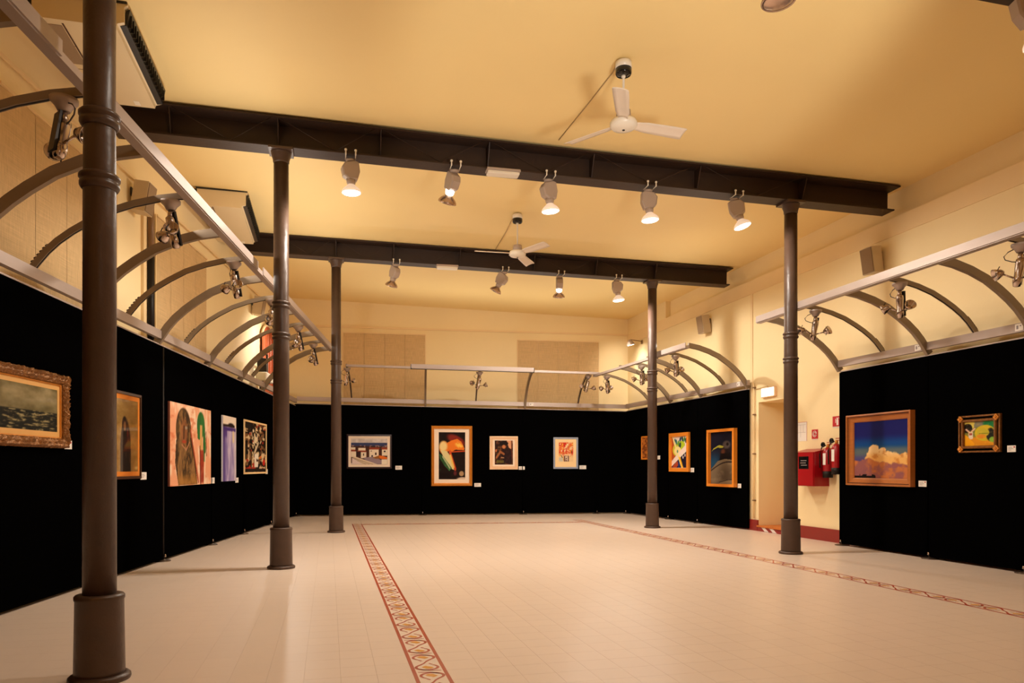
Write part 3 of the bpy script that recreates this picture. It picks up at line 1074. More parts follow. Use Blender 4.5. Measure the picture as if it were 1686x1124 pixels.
proto = twin_spot()
TS = [(WL, -1.41, 1.22, 'chrome twin track spotlight beside the nearest column, upper left', 3.9, 0.9, 1),
      (WL, 0.52, 1.24, 'chrome twin track spotlight hanging left of the second air conditioner', 3.9, 0.5, -1),
      (WL, 2.60, 1.25, 'chrome twin track spotlight left of the middle column', 3.9, 0.6, -1),
      (WL, 4.60, 1.25, 'track spotlight hidden behind the middle left column, its lead showing', 3.9, 0.2, -1),
      (WL, 6.65, 1.25, 'track spotlight just right of the middle left column', 3.9, 0.3, -1),
      (WL, 8.45, 1.20, 'last track spotlight of the left canopy, by the farthest left column', 3.9, 0.2, -1),
      (WB, 1.36, 1.22, 'track spotlight at the left end of the back canopy', 3.9, 0.0, 1),
      (WB, 4.66, 1.22, 'track spotlight at the middle of the back canopy', 3.9, 0.3, 1),
      (WB, 7.48, 1.22, 'track spotlight at the right end of the back canopy', 3.9, 0.4, 1),
      (WF, 1.02, 1.18, 'far track spotlight left of the far right column, lowest one', 3.9, 0.2, 1),
      (WF, 2.90, 1.18, 'pale track spotlight immediately left of the far right column', 3.9, 0.4, 1),
      (WF, 4.42, 1.18, 'track spotlight immediately right of the far right column', 3.9, 0.3, 1),
      (WR, 0.95, 1.18, 'chrome twin spotlight beside the right column on the near right canopy', 3.9, 0.9, 1),
      (WR, 2.60, 1.18, 'chrome twin spotlight in the middle of the near right canopy', 3.9, 0.1, 1),
      (WR, 4.27, 1.18, 'chrome twin spotlight cut by the right edge of the view', 3.9, 0.6, 1)]
prof_s = [a_[0] for a_ in PROF]; prof_q = [a_[1] for a_ in PROF]
ZR = {id(WL): ztl, id(WB): ztb, id(WF): lambda u: 2.835 + 0.009 * u, id(WR): lambda u: 2.862}
ZF = {id(WL): lambda u: 3.845 - 0.004 * u, id(WB): zfb, id(WF): lambda u: 3.61 + 0.010 * u, id(WR): lambda u: 3.635 + 0.002 * u}
for k, (W, u, off, lab, _, r, fl_) in enumerate(TS):
    o = proto if k == 0 else copy_tree(proto)
    z0 = ZR[id(W)](u) + 0.16; z1 = ZF[id(W)](u) + 0.02
    z = z0 + np.interp(off / 1.4, prof_s, prof_q) * (z1 - z0)
    o.location = W.P(u, off, z - 0.002)
    o.rotation_euler = (0, 0, W.rz + r + (PI if fl_ < 0 else 0))
    o.scale = (1.3, 1.3, 1.2)
    tag(o, lab, 'spotlight', 'twin spotlights on the canopy tracks')


# ================================================================== ART
rng = np.random.default_rng(7)


def vnoise(s, t, fx, fy, seed, octv=3):
    out = np.zeros_like(s); amp = 1; tot = 0
    for o_ in range(octv):
        r = np.random.default_rng(seed + o_)
        gx, gy = max(2, int(fx * 2 ** o_)) + 2, max(2, int(fy * 2 ** o_)) + 2
        g = r.random((gy, gx))
        x = np.clip(s, 0, 0.9999) * (gx - 1.001); y = np.clip(t, 0, 0.9999) * (gy - 1.001)
        xi = x.astype(int); yi = y.astype(int); fx_ = x - xi; fy_ = y - yi
        fx_ = fx_ * fx_ * (3 - 2 * fx_); fy_ = fy_ * fy_ * (3 - 2 * fy_)
        v = (g[yi, xi] * (1 - fx_) + g[yi, xi + 1] * fx_) * (1 - fy_) + (g[yi + 1, xi] * (1 - fx_) + g[yi + 1, xi + 1] * fx_) * fy_
        out += amp * v; tot += amp; amp *= 0.55
    return out / tot


def C(r, g, b):
    return np.array([r, g, b]) / 255.0


def sm(a, b, x):
    v = np.clip((x - a) / (b - a), 0, 1)
    return v * v * (3 - 2 * v)


def over(img, mask, colr):
    m_ = np.clip(mask, 0, 1)[..., None]
    return img * (1 - m_) + np.asarray(colr) * m_


def ell(s, t, cx, cy, rx, ry, soft=0.12, rot=0.0):
    c_, s_ = math.cos(rot), math.sin(rot)
    x = (s - cx) * c_ + (t - cy) * s_; y = -(s - cx) * s_ + (t - cy) * c_
    d = np.sqrt((x / rx) ** 2 + (y / ry) ** 2)
    return 1 - sm(1 - soft, 1 + soft, d)


def rect(s, t, x0, x1, y0, y1, e=0.008):
    return sm(x0 - e, x0 + e, s) * (1 - sm(x1 - e, x1 + e, s)) * sm(y0 - e, y0 + e, t) * (1 - sm(y1 - e, y1 + e, t))


def poly(s, t, pts):
    inside = np.zeros(s.shape, bool)
    n = len(pts)
    for i in range(n):
        x1, y1 = pts[i]; x2, y2 = pts[(i + 1) % n]
        cond = ((y1 > t) != (y2 > t)) & (s < (x2 - x1) * (t - y1) / ((y2 - y1) if y2 != y1 else 1e-9) + x1)
        inside ^= cond
    return inside.astype(float)


def line(s, t, p, q, w):
    d = np.array([q[0] - p[0], q[1] - p[1]]); L = (d ** 2).sum()
    k = np.clip(((s - p[0]) * d[0] + (t - p[1]) * d[1]) / L, 0, 1)
    return 1 - sm(w * 0.7, w * 1.3, np.hypot(s - p[0] - k * d[0], t - p[1] - k * d[1]))


def base(s, c):
    return np.ones(s.shape + (3,)) * c


def art_sea(s, t):
    n = vnoise(s, t, 5, 5, 11, 4)
    img = base(s, C(112, 102, 68)) + (n[..., None] - 0.5) * 0.28
    img = over(img, 0.5 * ell(s, t, 0.6, 0.2, 0.5, 0.18, 0.6) * n, C(186, 168, 128))
    img = over(img, 0.5 * rect(s, t, 0, 1, 0.34, 0.42, 0.05), C(120, 108, 70))
    sea = sm(0.555, 0.57, t)
    w = vnoise(s, t, 9, 26, 31, 4)
    img = over(img, sea, C(26, 26, 20))
    img = over(img, sea * sm(0.52, 0.66, w), C(92, 84, 56))
    img = over(img, sea * sm(0.64, 0.74, w) * 0.9, C(158, 146, 104))
    return img


def art_hood(s, t):
    n = vnoise(s, t, 4, 14, 41, 4)
    img = base(s, C(150, 118, 64)) + (n[..., None] - 0.5) * 0.25
    img = over(img, 0.5 * sm(0.6, 0.9, s), C(140, 100, 42))
    s = s - 0.07
    body = np.maximum(ell(s, t, 0.44, 0.68, 0.20, 0.40, 0.12), ell(s, t, 0.40, 0.36, 0.10, 0.125, 0.15))
    body = np.maximum(body, rect(s, t, 0.24, 0.64, 0.72, 1.01, 0.03))
    img = over(img, body, C(28, 16, 12))
    st_ = vnoise(s, t, 16, 6, 51, 3)
    img = over(img, body * sm(0.6, 0.8, st_) * 0.6, C(96, 62, 48))
    img = over(img, ell(s, t, 0.41, 0.37, 0.045, 0.07, 0.3), C(128, 92, 62))
    img = over(img, ell(s, t, 0.52, 0.46, 0.03, 0.06, 0.4) * 0.8, C(120, 34, 22))
    img = over(img, ell(s, t, 0.88, 0.95, 0.08, 0.02, 0.5) * 0.5, C(220, 190, 130))
    return img


def art_pink(s, t):
    n = vnoise(s, t, 12, 4, 61, 4); n2 = vnoise(s, t, 5, 9, 71, 4)
    img = base(s, C(226, 160, 122))
    img = over(img, sm(0.45, 0.7, n), C(236, 206, 176))
    img = over(img, sm(0.58, 0.78, n2) * 0.8, C(206, 112, 72))
    body = np.maximum(ell(s, t, 0.30, 0.32, 0.17, 0.27, 0.06), poly(s, t, [(0.13, 0.45), (0.19, 0.36), (0.46, 0.36), (0.55, 0.6), (0.64, 0.99), (0.18, 0.99), (0.11, 0.72)]))
    d_ = vnoise(s, t, 22, 7, 81, 4)
    e_ = vnoise(s, t, 26, 12, 85, 4)
    img = over(img, body, C(84, 62, 36))
    img = over(img, body * sm(0.42, 0.62, d_) * 0.9, C(132, 98, 56))
    img = over(img, body * sm(0.5, 0.64, e_) * 0.8, C(48, 34, 22))
    img = over(img, body * sm(0.55, 0.7, n) * 0.6, C(160, 118, 72))
    edge_ = body * (1 - sm(0.0, 0.5, ell(s, t, 0.30, 0.32, 0.155, 0.25, 0.10) + poly(s, t, [(0.15, 0.47), (0.21, 0.40), (0.44, 0.40), (0.53, 0.62), (0.61, 0.98), (0.20, 0.98), (0.13, 0.72)])))
    img = over(img, edge_ * 0.8, C(52, 36, 22))
    img = over(img, body * sm(0.82, 0.95, t) * 0.6, C(176, 122, 54))
    img = over(img, ell(s, t, 0.31, 0.34, 0.08, 0.16, 0.4) * 0.7, C(158, 98, 60))
    img = over(img, ell(s, t, 0.36, 0.285, 0.028, 0.02, 0.3), C(150, 136, 118))
    img = over(img, line(s, t, (0.31, 0.27), (0.30, 0.42), 0.012) * 0.8, C(52, 30, 20))
    img = over(img, ell(s, t, 0.31, 0.46, 0.05, 0.018, 0.4) * 0.9, C(168, 62, 40))
    img = over(img, line(s, t, (0.26, 0.5), (0.36, 0.56), 0.008) + line(s, t, (0.36, 0.56), (0.44, 0.46), 0.008), C(172, 120, 90))
    img = over(img, line(s, t, (0.46, 0.3), (0.66, 0.97), 0.012), C(150, 60, 34))
    g = np.maximum(ell(s, t, 0.725, 0.22, 0.10, 0.17, 0.08), poly(s, t, [(0.62, 0.22), (0.83, 0.22), (0.86, 0.5), (0.84, 0.7), (0.79, 0.7), (0.78, 0.35), (0.68, 0.42), (0.64, 0.40)]))
    img = over(img, g, C(48, 110, 52))
    img = over(img, g * sm(0.5, 0.7, n) * 0.5, C(28, 74, 40))
    img = over(img, rect(s, t, 0.70, 0.76, 0.22, 0.62, 0.01), C(206, 160, 96))
    img = over(img, rect(s, t, 0.70, 0.80, 0.55, 0.98, 0.02) * (0.5 + n2), C(150, 56, 36))
    img = over(img, line(s, t, (0.70, 0.5), (0.72, 1.0), 0.01) + line(s, t, (0.86, 0.3), (0.88, 0.62), 0.008), C(110, 44, 28))
    img = over(img, line(s, t, (0.84, 0.6), (0.82, 0.98), 0.015) * 0.8, C(240, 222, 196))
    return img


def art_violet(s, t):
    n = vnoise(s, t, 8, 3, 91, 4)
    img = base(s, C(196, 184, 214))
    img = over(img, sm(0.35, 0.75, n) * 0.9, C(138, 124, 176))
    img = over(img, (1 - sm(0.10, 0.22, s)) * 0.9, C(74, 52, 122))
    img = over(img, sm(0.75, 0.9, s) * 0.5, C(232, 222, 214))
    img = over(img, (1 - sm(0.15, 0.17, t)), C(236, 222, 206))
    img = over(img, rect(s, t, 0.0, 0.88, 0.13, 0.165, 0.012) + ell(s, t, 0.6, 0.13, 0.2, 0.03, 0.4), C(38, 22, 22))
    img = over(img, rect(s, t, 0.05, 0.95, 0.175, 0.225, 0.01) * 0.95, C(62, 40, 120))
    img = over(img, rect(s, t, 0.05, 0.3, 0.2, 0.32, 0.04) * 0.8, C(70, 44, 118))
    img = over(img, rect(s, t, 0.7, 0.84, 0.22, 0.40, 0.02), C(222, 204, 170))
    img = over(img, rect(s, t, 0.0, 0.3, 0.4, 1.0, 0.08) * 0.4, C(96, 78, 146))
    return img


def art_abstract(s, t):
    n = vnoise(s, t, 7, 9, 101, 2); n2 = vnoise(s, t, 10, 12, 111, 2); n3 = vnoise(s, t, 6, 12, 121, 2)
    img = base(s, C(34, 20, 14))
    img = over(img, (n > 0.56) * 1.0, C(120, 84, 52))
    img = over(img, (n2 > 0.63) * 1.0, C(216, 192, 150))
    img = over(img, (n3 > 0.70) * 1.0, C(168, 52, 36))
    img = over(img, (n2 < 0.32) * 1.0, C(14, 10, 10))
    img = over(img, rect(s, t, 0.36, 0.60, 0.12, 0.42, 0.01) * (n > 0.42), C(232, 214, 180))
    img = over(img, rect(s, t, 0.44, 0.62, 0.62, 0.9, 0.01) * (n2 > 0.38), C(236, 226, 210))
    img = over(img, line(s, t, (0.45, 0.6), (0.62, 0.4), 0.03) + line(s, t, (0.3, 0.2), (0.5, 0.5), 0.02) * 0.7, C(206, 190, 160))
    img = over(img, rect(s, t, 0.05, 0.38, 0.0, 0.13, 0.01) + rect(s, t, 0.0, 1.0, 0.93, 1.0, 0.01), C(30, 22, 20))
    img = over(img, rect(s, t, 0.66, 0.86, 0.66, 0.8, 0.02) * (n3 > 0.45), C(206, 112, 40))
    img = over(img, ell(s, t, 0.9, 0.8, 0.06, 0.07), C(196, 40, 30))
    return img


def art_town(s, t):
    n = vnoise(s, t, 12, 8, 131, 3)
    img = base(s, C(206, 196, 190)) + (n[..., None] - 0.5) * 0.2
    img = over(img, rect(s, t, 0, 1, 0.16, 0.30, 0.01) * sm(0.13, 0.2, t + 0.05 * vnoise(s, t, 14, 2, 5, 2)), C(58, 66, 104))
    img = over(img, sm(0.28, 0.3, t), C(74, 44, 34))
    img = over(img, rect(s, t, 0, 1, 0.26, 0.33, 0.01) * (n > 0.52), C(150, 120, 120))
    for x0, x1, y0, y1 in [(0.0, 0.12, 0.34, 0.44), (0.2, 0.40, 0.36, 0.46), (0.5, 0.76, 0.42, 0.72), (0.85, 1, 0.42, 0.66), (0.27, 0.42, 0.52, 0.76), (0.0, 0.14, 0.5, 0.72)]:
        img = over(img, rect(s, t, x0, x1, y0, y1, 0.006), C(236, 220, 196))
    for x0, x1, y0, y1 in [(0.5, 0.78, 0.345, 0.42), (0.84, 1, 0.345, 0.42), (0.18, 0.42, 0.46, 0.52), (0.0, 0.12, 0.43, 0.5)]:
        img = over(img, rect(s, t, x0, x1, y0, y1, 0.006), C(150, 66, 44))
    for x0, x1, y0, y1 in [(0.33, 0.36, 0.58, 0.66), (0.66, 0.70, 0.54, 0.64), (0.56, 0.6, 0.64, 0.72), (0.9, 0.95, 0.46, 0.52), (0.54, 0.57, 0.46, 0.5), (0.15, 0.27, 0.5, 0.68)]:
        img = over(img, rect(s, t, x0, x1, y0, y1, 0.004), C(54, 34, 34))
    img = over(img, poly(s, t, [(0.34, 0.74), (0.6, 0.7), (0.86, 0.84), (0.86, 1.0), (0.5, 1.0)]), C(148, 130, 140))
    img = over(img, poly(s, t, [(0.58, 0.74), (0.76, 0.655), (0.84, 0.66), (1.0, 0.73), (1.0, 0.79), (0.68, 0.78)]), C(222, 110, 34))
    img = over(img, poly(s, t, [(0.58, 0.74), (0.76, 0.655), (0.80, 0.78), (0.68, 0.78)]), C(150, 96, 44))
    img = over(img, poly(s, t, [(0.0, 0.68), (0.08, 0.68), (0.74, 1.0), (0.30, 1.0)]), C(226, 206, 178))
    for k_ in range(3):
        img = over(img, line(s, t, (0.02 + 0.01 * k_, 0.72 + 0.03 * k_), (0.62 - 0.1 * k_, 1.0), 0.006), C(120, 88, 70))
    img = over(img, poly(s, t, [(0.0, 0.74), (0.06, 0.76), (0.32, 1.0), (0.0, 1.0)]), C(226, 206, 200))
    img = over(img, rect(s, t, 0.0, 0.03, 0.74, 0.95), C(96, 70, 60))
    img = over(img, poly(s, t, [(0.84, 0.80), (1.0, 0.80), (1.0, 1.0), (0.84, 1.0)]), C(240, 226, 206))
    return img


def art_figure(s, t):
    n = vnoise(s, t, 7, 10, 141, 4)
    img = base(s, C(26, 12, 8)) + (n[..., None] - 0.5) * 0.06
    img = over(img, ell(s, t, 0.66, 0.17, 0.34, 0.10, 0.3, 0.25) * 0.9, C(140, 40, 28))
    arm = np.maximum.reduce([ell(s, t, 0.20, 0.33, 0.18, 0.14, 0.15), ell(s, t, 0.50, 0.29, 0.30, 0.11, 0.1, -0.15),
                             poly(s, t, [(0.45, 0.18), (0.7, 0.14), (0.85, 0.2), (0.97, 0.34), (0.95, 0.38), (0.6, 0.37), (0.5, 0.42), (0.3, 0.36)])])
    img = over(img, arm, C(230, 122, 38))
    img = over(img, ell(s, t, 0.8, 0.3, 0.2, 0.06, 0.5, 0.4) * sm(0.4, 0.6, n), C(246, 196, 84))
    img = over(img, ell(s, t, 0.17, 0.30, 0.15, 0.11, 0.35) * 0.95, C(238, 216, 150))
    leg = poly(s, t, [(0.06, 0.38), (0.30, 0.40), (0.46, 0.52), (0.58, 0.80), (0.50, 0.78), (0.20, 0.55)])
    img = over(img, leg, C(222, 206, 150))
    img = over(img, line(s, t, (0.42, 0.42), (0.62, 0.78), 0.04), C(196, 74, 36))
    img = over(img, line(s, t, (0.44, 0.5), (0.56, 0.74), 0.03), C(236, 196, 96))
    img = over(img, poly(s, t, [(0.02, 0.46), (0.16, 0.50), (0.5, 0.76), (0.4, 0.82), (0.2, 0.70), (0.05, 0.56)]) * (0.35 + n), C(62, 122, 70))
    img = over(img, line(s, t, (0.15, 0.52), (0.42, 0.76), 0.02) * 0.8, C(196, 206, 160))
    img = over(img, rect(s, t, 0.0, 0.30, 0.62, 0.82, 0.04) * (n > 0.6) * 0.6, C(30, 92, 56))
    img = over(img, line(s, t, (0.44, 0.42), (1.0, 0.40), 0.012), C(196, 76, 34))
    img = over(img, ell(s, t, 0.86, 0.88, 0.09, 0.055, 0.25), C(176, 142, 104))
    img = over(img, ell(s, t, 0.9, 1.0, 0.22, 0.045, 0.3), C(214, 190, 168))
    img = over(img, ell(s, t, 0.62, 0.87, 0.06, 0.05, 0.5) * 0.7, C(120, 44, 50))
    return img


def art_tavern(s, t):
    n = vnoise(s, t, 8, 10, 151, 4); n2 = vnoise(s, t, 14, 10, 161, 3)
    img = base(s, C(44, 24, 18))
    img = over(img, sm(0.5, 0.66, n) * 0.8, C(124, 68, 40))
    img = over(img, sm(0.6, 0.72, n2) * 0.6, C(84, 76, 40))
    img = over(img, poly(s, t, [(0.66, 0.0), (1.0, 0.0), (0.9, 0.35), (0.78, 0.3), (0.7, 0.12)]), C(220, 160, 120))
    img = over(img, rect(s, t, 0.9, 0.96, 0, 1) * 0.9, C(96, 48, 30))
    img = over(img, ell(s, t, 0.5, 0.12, 0.24, 0.09), C(26, 16, 14))
    img = over(img, ell(s, t, 0.5, 0.26, 0.10, 0.08, 0.3), C(196, 120, 74))
    img = over(img, poly(s, t, [(0.4, 0.36), (0.9, 0.4), (0.95, 0.95), (0.45, 0.95)]) * 0.75, C(36, 18, 22))
    img = over(img, line(s, t, (0.1, 0.7), (0.3, 0.48), 0.05) + line(s, t, (0.3, 0.46), (0.5, 0.56), 0.045), C(160, 96, 56))
    img = over(img, ell(s, t, 0.07, 0.42, 0.05, 0.06), C(186, 112, 70))
    img = over(img, rect(s, t, 0.1, 0.5, 0.82, 0.93, 0.02) * 0.8, C(108, 100, 42))
    img = over(img, line(s, t, (0.35, 0.7), (0.5, 0.72), 0.015), C(200, 150, 110))
    return img


def art_flowers(s, t):
    n = vnoise(s, t, 7, 8, 171, 3); n2 = vnoise(s, t, 9, 10, 181, 3)
    img = base(s, C(240, 204, 150))
    img = over(img, sm(0.4, 0.55, n) * (1 - sm(0.5, 0.75, t)), C(226, 96, 44))
    img = over(img, sm(0.55, 0.65, n2) * (1 - sm(0.5, 0.8, t)), C(206, 48, 34))
    img = over(img, sm(0.62, 0.72, n) * 0.9, C(240, 176, 70))
    img = over(img, (n2 < 0.3) * 0.7, C(246, 226, 206))
    img = over(img, rect(s, t, 0, 0.3, 0.78, 1, 0.04) * 0.8, C(196, 196, 190))
    img = over(img, rect(s, t, 0.35, 0.7, 0.70, 1.0, 0.02), C(98, 60, 52))
    img = over(img, rect(s, t, 0.43, 0.63, 0.70, 0.98, 0.03) * (n > 0.4), C(222, 196, 170))
    img = over(img, line(s, t, (0.15, 0.66), (0.25, 0.8), 0.02) + line(s, t, (0.9, 0.42), (0.9, 0.56), 0.018), C(60, 56, 36))
    return img


def art_icon(s, t):
    n = vnoise(s, t, 6, 10, 191, 3)
    img = base(s, C(186, 112, 48))
    img = over(img, sm(0.45, 0.6, n) * 0.9, C(112, 56, 26))
    img = over(img, sm(0.6, 0.75, vnoise(s, t, 9, 14, 195, 3)) * 0.8, C(216, 148, 70))
    return img


def art_stripes(s, t):
    img = base(s, C(232, 222, 214))
    img = over(img, poly(s, t, [(0, 0.0), (0.06, 0.06), (0.32, 0.58), (0, 0.78)]), C(176, 82, 34))
    img = over(img, ell(s, t, 0.40, 0.42, 0.34, 0.22, 0.04), C(196, 196, 60))
    img = over(img, ell(s, t, 0.62, 0.28, 0.22, 0.14, 0.05), C(176, 196, 44))
    img = over(img, ell(s, t, 0.52, 0.30, 0.07, 0.12, 0.1, 0.4), C(40, 66, 62))
    img = over(img, ell(s, t, 0.38, 0.46, 0.22, 0.15, 0.05), C(240, 220, 150))
    for x_, y_, r_, c_ in [(0.20, 0.14, 0.3, C(30, 80, 110)), (0.30, 0.17, -0.2, C(46, 120, 110)), (0.55, 0.09, 0.6, C(32, 60, 100)), (0.68, 0.08, -0.3, C(30, 70, 50)),
                           (0.80, 0.10, 0.5, C(60, 130, 60)), (0.90, 0.13, 0.2, C(26, 40, 44)), (0.42, 0.20, 0.3, C(90, 150, 60))]:
        img = over(img, ell(s, t, x_, y_, 0.05, 0.085, 0.15, r_), c_)
    img = over(img, poly(s, t, [(1, 0.44), (1, 1), (0.0, 1), (0, 0.95), (0.40, 0.74)]), C(30, 24, 46))
    img = over(img, poly(s, t, [(0.02, 0.98), (0.36, 0.76), (0.42, 0.9), (0.3, 1.0)]), C(166, 68, 40))
    img = over(img, poly(s, t, [(0.42, 0.74), (0.52, 0.9), (0.5, 1), (0.4, 1)]), C(30, 52, 110))
    img = over(img, poly(s, t, [(0, 0.80), (0.32, 0.58), (1, 0.20), (1, 0.38), (0.4, 0.70), (0, 0.95)]), C(238, 218, 208))
    img = over(img, poly(s, t, [(0.03, 0.0), (0.11, 0.0), (0.46, 0.60), (0.74, 1.0), (0.62, 1.0), (0.36, 0.6)]), C(240, 224, 150))
    img = over(img, poly(s, t, [(0.44, 0.66), (0.54, 0.64), (0.74, 1.0), (0.66, 1.0)]), C(236, 178, 30))
    img = over(img, ell(s, t, 0.37, 0.47, 0.045, 0.05, 0.15), C(90, 130, 110))
    for x_, y_ in [(0.72, 0.66), (0.84, 0.60), (0.94, 0.53)]:
        img = over(img, ell(s, t, x_, y_, 0.025, 0.05, 0.2), C(240, 230, 222))
    return img


def art_bird(s, t):
    n = vnoise(s, t, 5, 12, 201, 4)
    img = base(s, C(18, 20, 38))
    img = over(img, (1 - sm(0.2, 0.6, s)) * sm(0.28, 0.6, t) * 0.9, C(24, 72, 104))
    img = over(img, ell(s, t, 0.62, 0.42, 0.22, 0.20, 0.3), C(30, 22, 28))
    img = over(img, ell(s, t, 0.66, 0.25, 0.16, 0.075, 0.35) * 0.9, C(92, 84, 84))
    img = over(img, ell(s, t, 0.70, 0.24, 0.05, 0.03, 0.4), C(24, 16, 20))
    img = over(img, ell(s, t, 0.52, 0.38, 0.08, 0.05, 0.6) * 0.7, C(130, 70, 44))
    img = over(img, poly(s, t, [(0.02, 0.38), (0.12, 0.31), (0.36, 0.25), (0.55, 0.28), (0.5, 0.31), (0.28, 0.30), (0.10, 0.34)]), C(160, 158, 56))
    img = over(img, poly(s, t, [(0.42, 0.42), (0.8, 0.40), (0.86, 0.55), (0.36, 0.56)]), C(16, 12, 16))
    hump = poly(s, t, [(0.0, 0.72), (0.12, 0.66), (0.30, 0.56), (0.60, 0.52), (1.0, 0.55), (1.0, 1.0), (0.0, 1.0)])
    shade = 0.45 + 0.55 * sm(0.5, 0.7, 1 - t + 0.12 * s + 0.15 * n)
    img = over(img, hump, C(128, 112, 90) * 0.9)
    img = over(img, hump * ell(s, t, 0.62, 0.84, 0.30, 0.17, 0.7) * 0.6, C(60, 50, 42))
    img = over(img, hump * sm(0.5, 0.75, n) * 0.25, C(160, 142, 116))
    for k_ in range(12):
        a0, a1 = (k_ / 12), ((k_ + 1) / 12)
        f_ = lambda a: (0.0 + a, 0.75 - 0.19 * math.sin(min(1.0, a * 1.25) * PI / 2) + 0.03 * a * a)
        img = over(img, line(s, t, f_(a0), f_(a1), 0.012), C(34, 24, 24))
    img = over(img, ell(s, t, 0.85, 1.0, 0.5, 0.09, 0.08), C(138, 122, 98))
    img = over(img, line(s, t, (0.36, 0.97), (0.7, 0.92), 0.008) + line(s, t, (0.7, 0.92), (1.0, 0.915), 0.008), C(44, 34, 30))
    return img


def art_cloud(s, t):
    n = vnoise(s, t, 9, 9, 211, 5); n2 = vnoise(s, t, 6, 6, 221, 4)
    img = base(s, C(22, 26, 104))
    img = over(img, sm(0.22, 0.40, t), C(10, 70, 140))
    img = over(img, sm(0.40, 0.52, t), C(90, 106, 112))
    img = over(img, sm(0.55, 0.68, t), C(78, 70, 128))
    d = lambda cx, cy, r: ell(s + (n - 0.5) * 0.10, t + (n2 - 0.5) * 0.10, cx, cy, r, r, 0.10)
    big = np.maximum.reduce([d(0.38, 0.50, 0.10), d(0.32, 0.58, 0.09), d(0.54, 0.54, 0.085), d(0.45, 0.62, 0.15), d(0.64, 0.66, 0.12), d(0.80, 0.70, 0.14), d(0.94, 0.68, 0.12), d(0.3, 0.68, 0.12), d(1.0, 0.75, 0.16)])
    img = over(img, big, C(236, 182, 104))
    img = over(img, big * (1 - sm(0.5, 0.66, t)) * 0.8, C(250, 226, 178))
    img = over(img, big * sm(0.5, 0.7, n) * 0.7, C(196, 122, 52))
    low = np.maximum.reduce([d(0.1, 0.86, 0.16), d(0.24, 0.82, 0.17), d(0.4, 0.9, 0.18), d(0.6, 0.9, 0.17), d(0.8, 0.9, 0.18), d(0.97, 0.92, 0.16), sm(0.88, 0.92, t)])
    img = over(img, low, C(150, 92, 92))
    img = over(img, low * sm(0.45, 0.65, n2) * 0.8, C(206, 124, 62))
    img = over(img, low * sm(0.55, 0.75, n) * sm(0.8, 1.0, t) * 0.6, C(92, 70, 116))
    img = over(img, (t > 0.965 - 0.03 * (n > 0.5)) * (s < 0.42), C(16, 10, 14))
    return img


def art_garden(s, t):
    n = vnoise(s, t, 8, 8, 231, 4)
    img = base(s, C(120, 126, 60))
    img = over(img, rect(s, t, 0.3, 0.66, -0.1, 0.22, 0.04), C(132, 130, 112))
    img = over(img, rect(s, t, 0.62, 1.05, -0.1, 0.36, 0.05), C(30, 126, 72))
    img = over(img, sm(0.62, 0.72, t + 0.1 * n), C(222, 146, 30))
    img = over(img, ell(s, t, 0.68, 0.48, 0.34, 0.33, 0.06), C(206, 184, 40))
    img = over(img, ell(s, t, 0.86, 0.55, 0.14, 0.27, 0.15), C(32, 34, 26))
    img = over(img, ell(s, t, 0.62, 0.46, 0.20, 0.17, 0.1), C(196, 182, 52))
    img = over(img, ell(s, t, 0.56, 0.62, 0.16, 0.09, 0.2), C(220, 140, 40))
    img = over(img, rect(s, t, 0.48, 0.8, 0.49, 0.51, 0.006), C(96, 110, 30))
    img = over(img, ell(s, t, 0.16, 0.06, 0.18, 0.10, 0.15) + ell(s, t, 0.27, 0.18, 0.05, 0.09, 0.2), C(222, 204, 96))
    img = over(img, ell(s, t, 0.10, 0.26, 0.16, 0.20, 0.1), C(26, 22, 20))
    img = over(img, line(s, t, (0.05, 0.3), (0.16, 0.42), 0.03) + line(s, t, (0.34, 0.28), (0.22, 0.42), 0.03), C(226, 186, 170))
    img = over(img, rect(s, t, 0.13, 0.28, 0.42, 0.66, 0.01) + ell(s, t, 0.21, 0.67, 0.075, 0.05), C(226, 216, 208))
    img = over(img, rect(s, t, 0.155, 0.255, 0.46, 0.55, 0.01), C(150, 50, 54))
    img = over(img, poly(s, t, [(0, 0.5), (0.1, 0.6), (0.34, 0.92), (0.3, 1.0), (0, 1.0)]), C(240, 166, 24))
    img = over(img, ell(s, t, 0.92, 0.76, 0.10, 0.11, 0.2), C(130, 186, 60))
    img = over(img, (sm(0.5, 0.7, n) * 0.25), C(236, 190, 70))
    return img


def frame_mesh(w, hgt, prof, seg=0, bump=0.0, seed=1):
    """mitred moulding: prof = [(inset, out)] from the outer edge inwards; origin at the lower left, -y to the room"""
    mb = MB()
    r = random.Random(seed)
    n = len(prof)
    corners = []
    loops = []
    ring = []
    per = max(1, seg)
    sides = [((0, 0), (1, 0)), ((1, 0), (1, 1)), ((1, 1), (0, 1)), ((0, 1), (0, 0))]
    for (a, b) in sides:
        for k_ in range(per):
            f_ = k_ / per
            ring.append((a, b, f_))
    for a, b, f_ in ring:
        for inset, out in prof:
            x0, x1, z0, z1 = inset, w - inset, inset, hgt - inset
            pa = (x1 if a[0] else x0, z1 if a[1] else z0)
            pb = (x1 if b[0] else x0, z1 if b[1] else z0)
            x = pa[0] + (pb[0] - pa[0]) * f_; z = pa[1] + (pb[1] - pa[1]) * f_
            bb_ = bump * (r.random() - 0.5) * 2 if (bump and out > 0) else 0
            mb.v.append((x + bb_ * 0.6, -(out + bb_), z + bb_ * 0.6))
    R_ = len(ring)
    for i in range(R_):
        i2 = (i + 1) % R_
        for j in range(n - 1):
            mb.face([i * n + j, i2 * n + j, i2 * n + j + 1, i * n + j + 1], 0, False)
    return mb


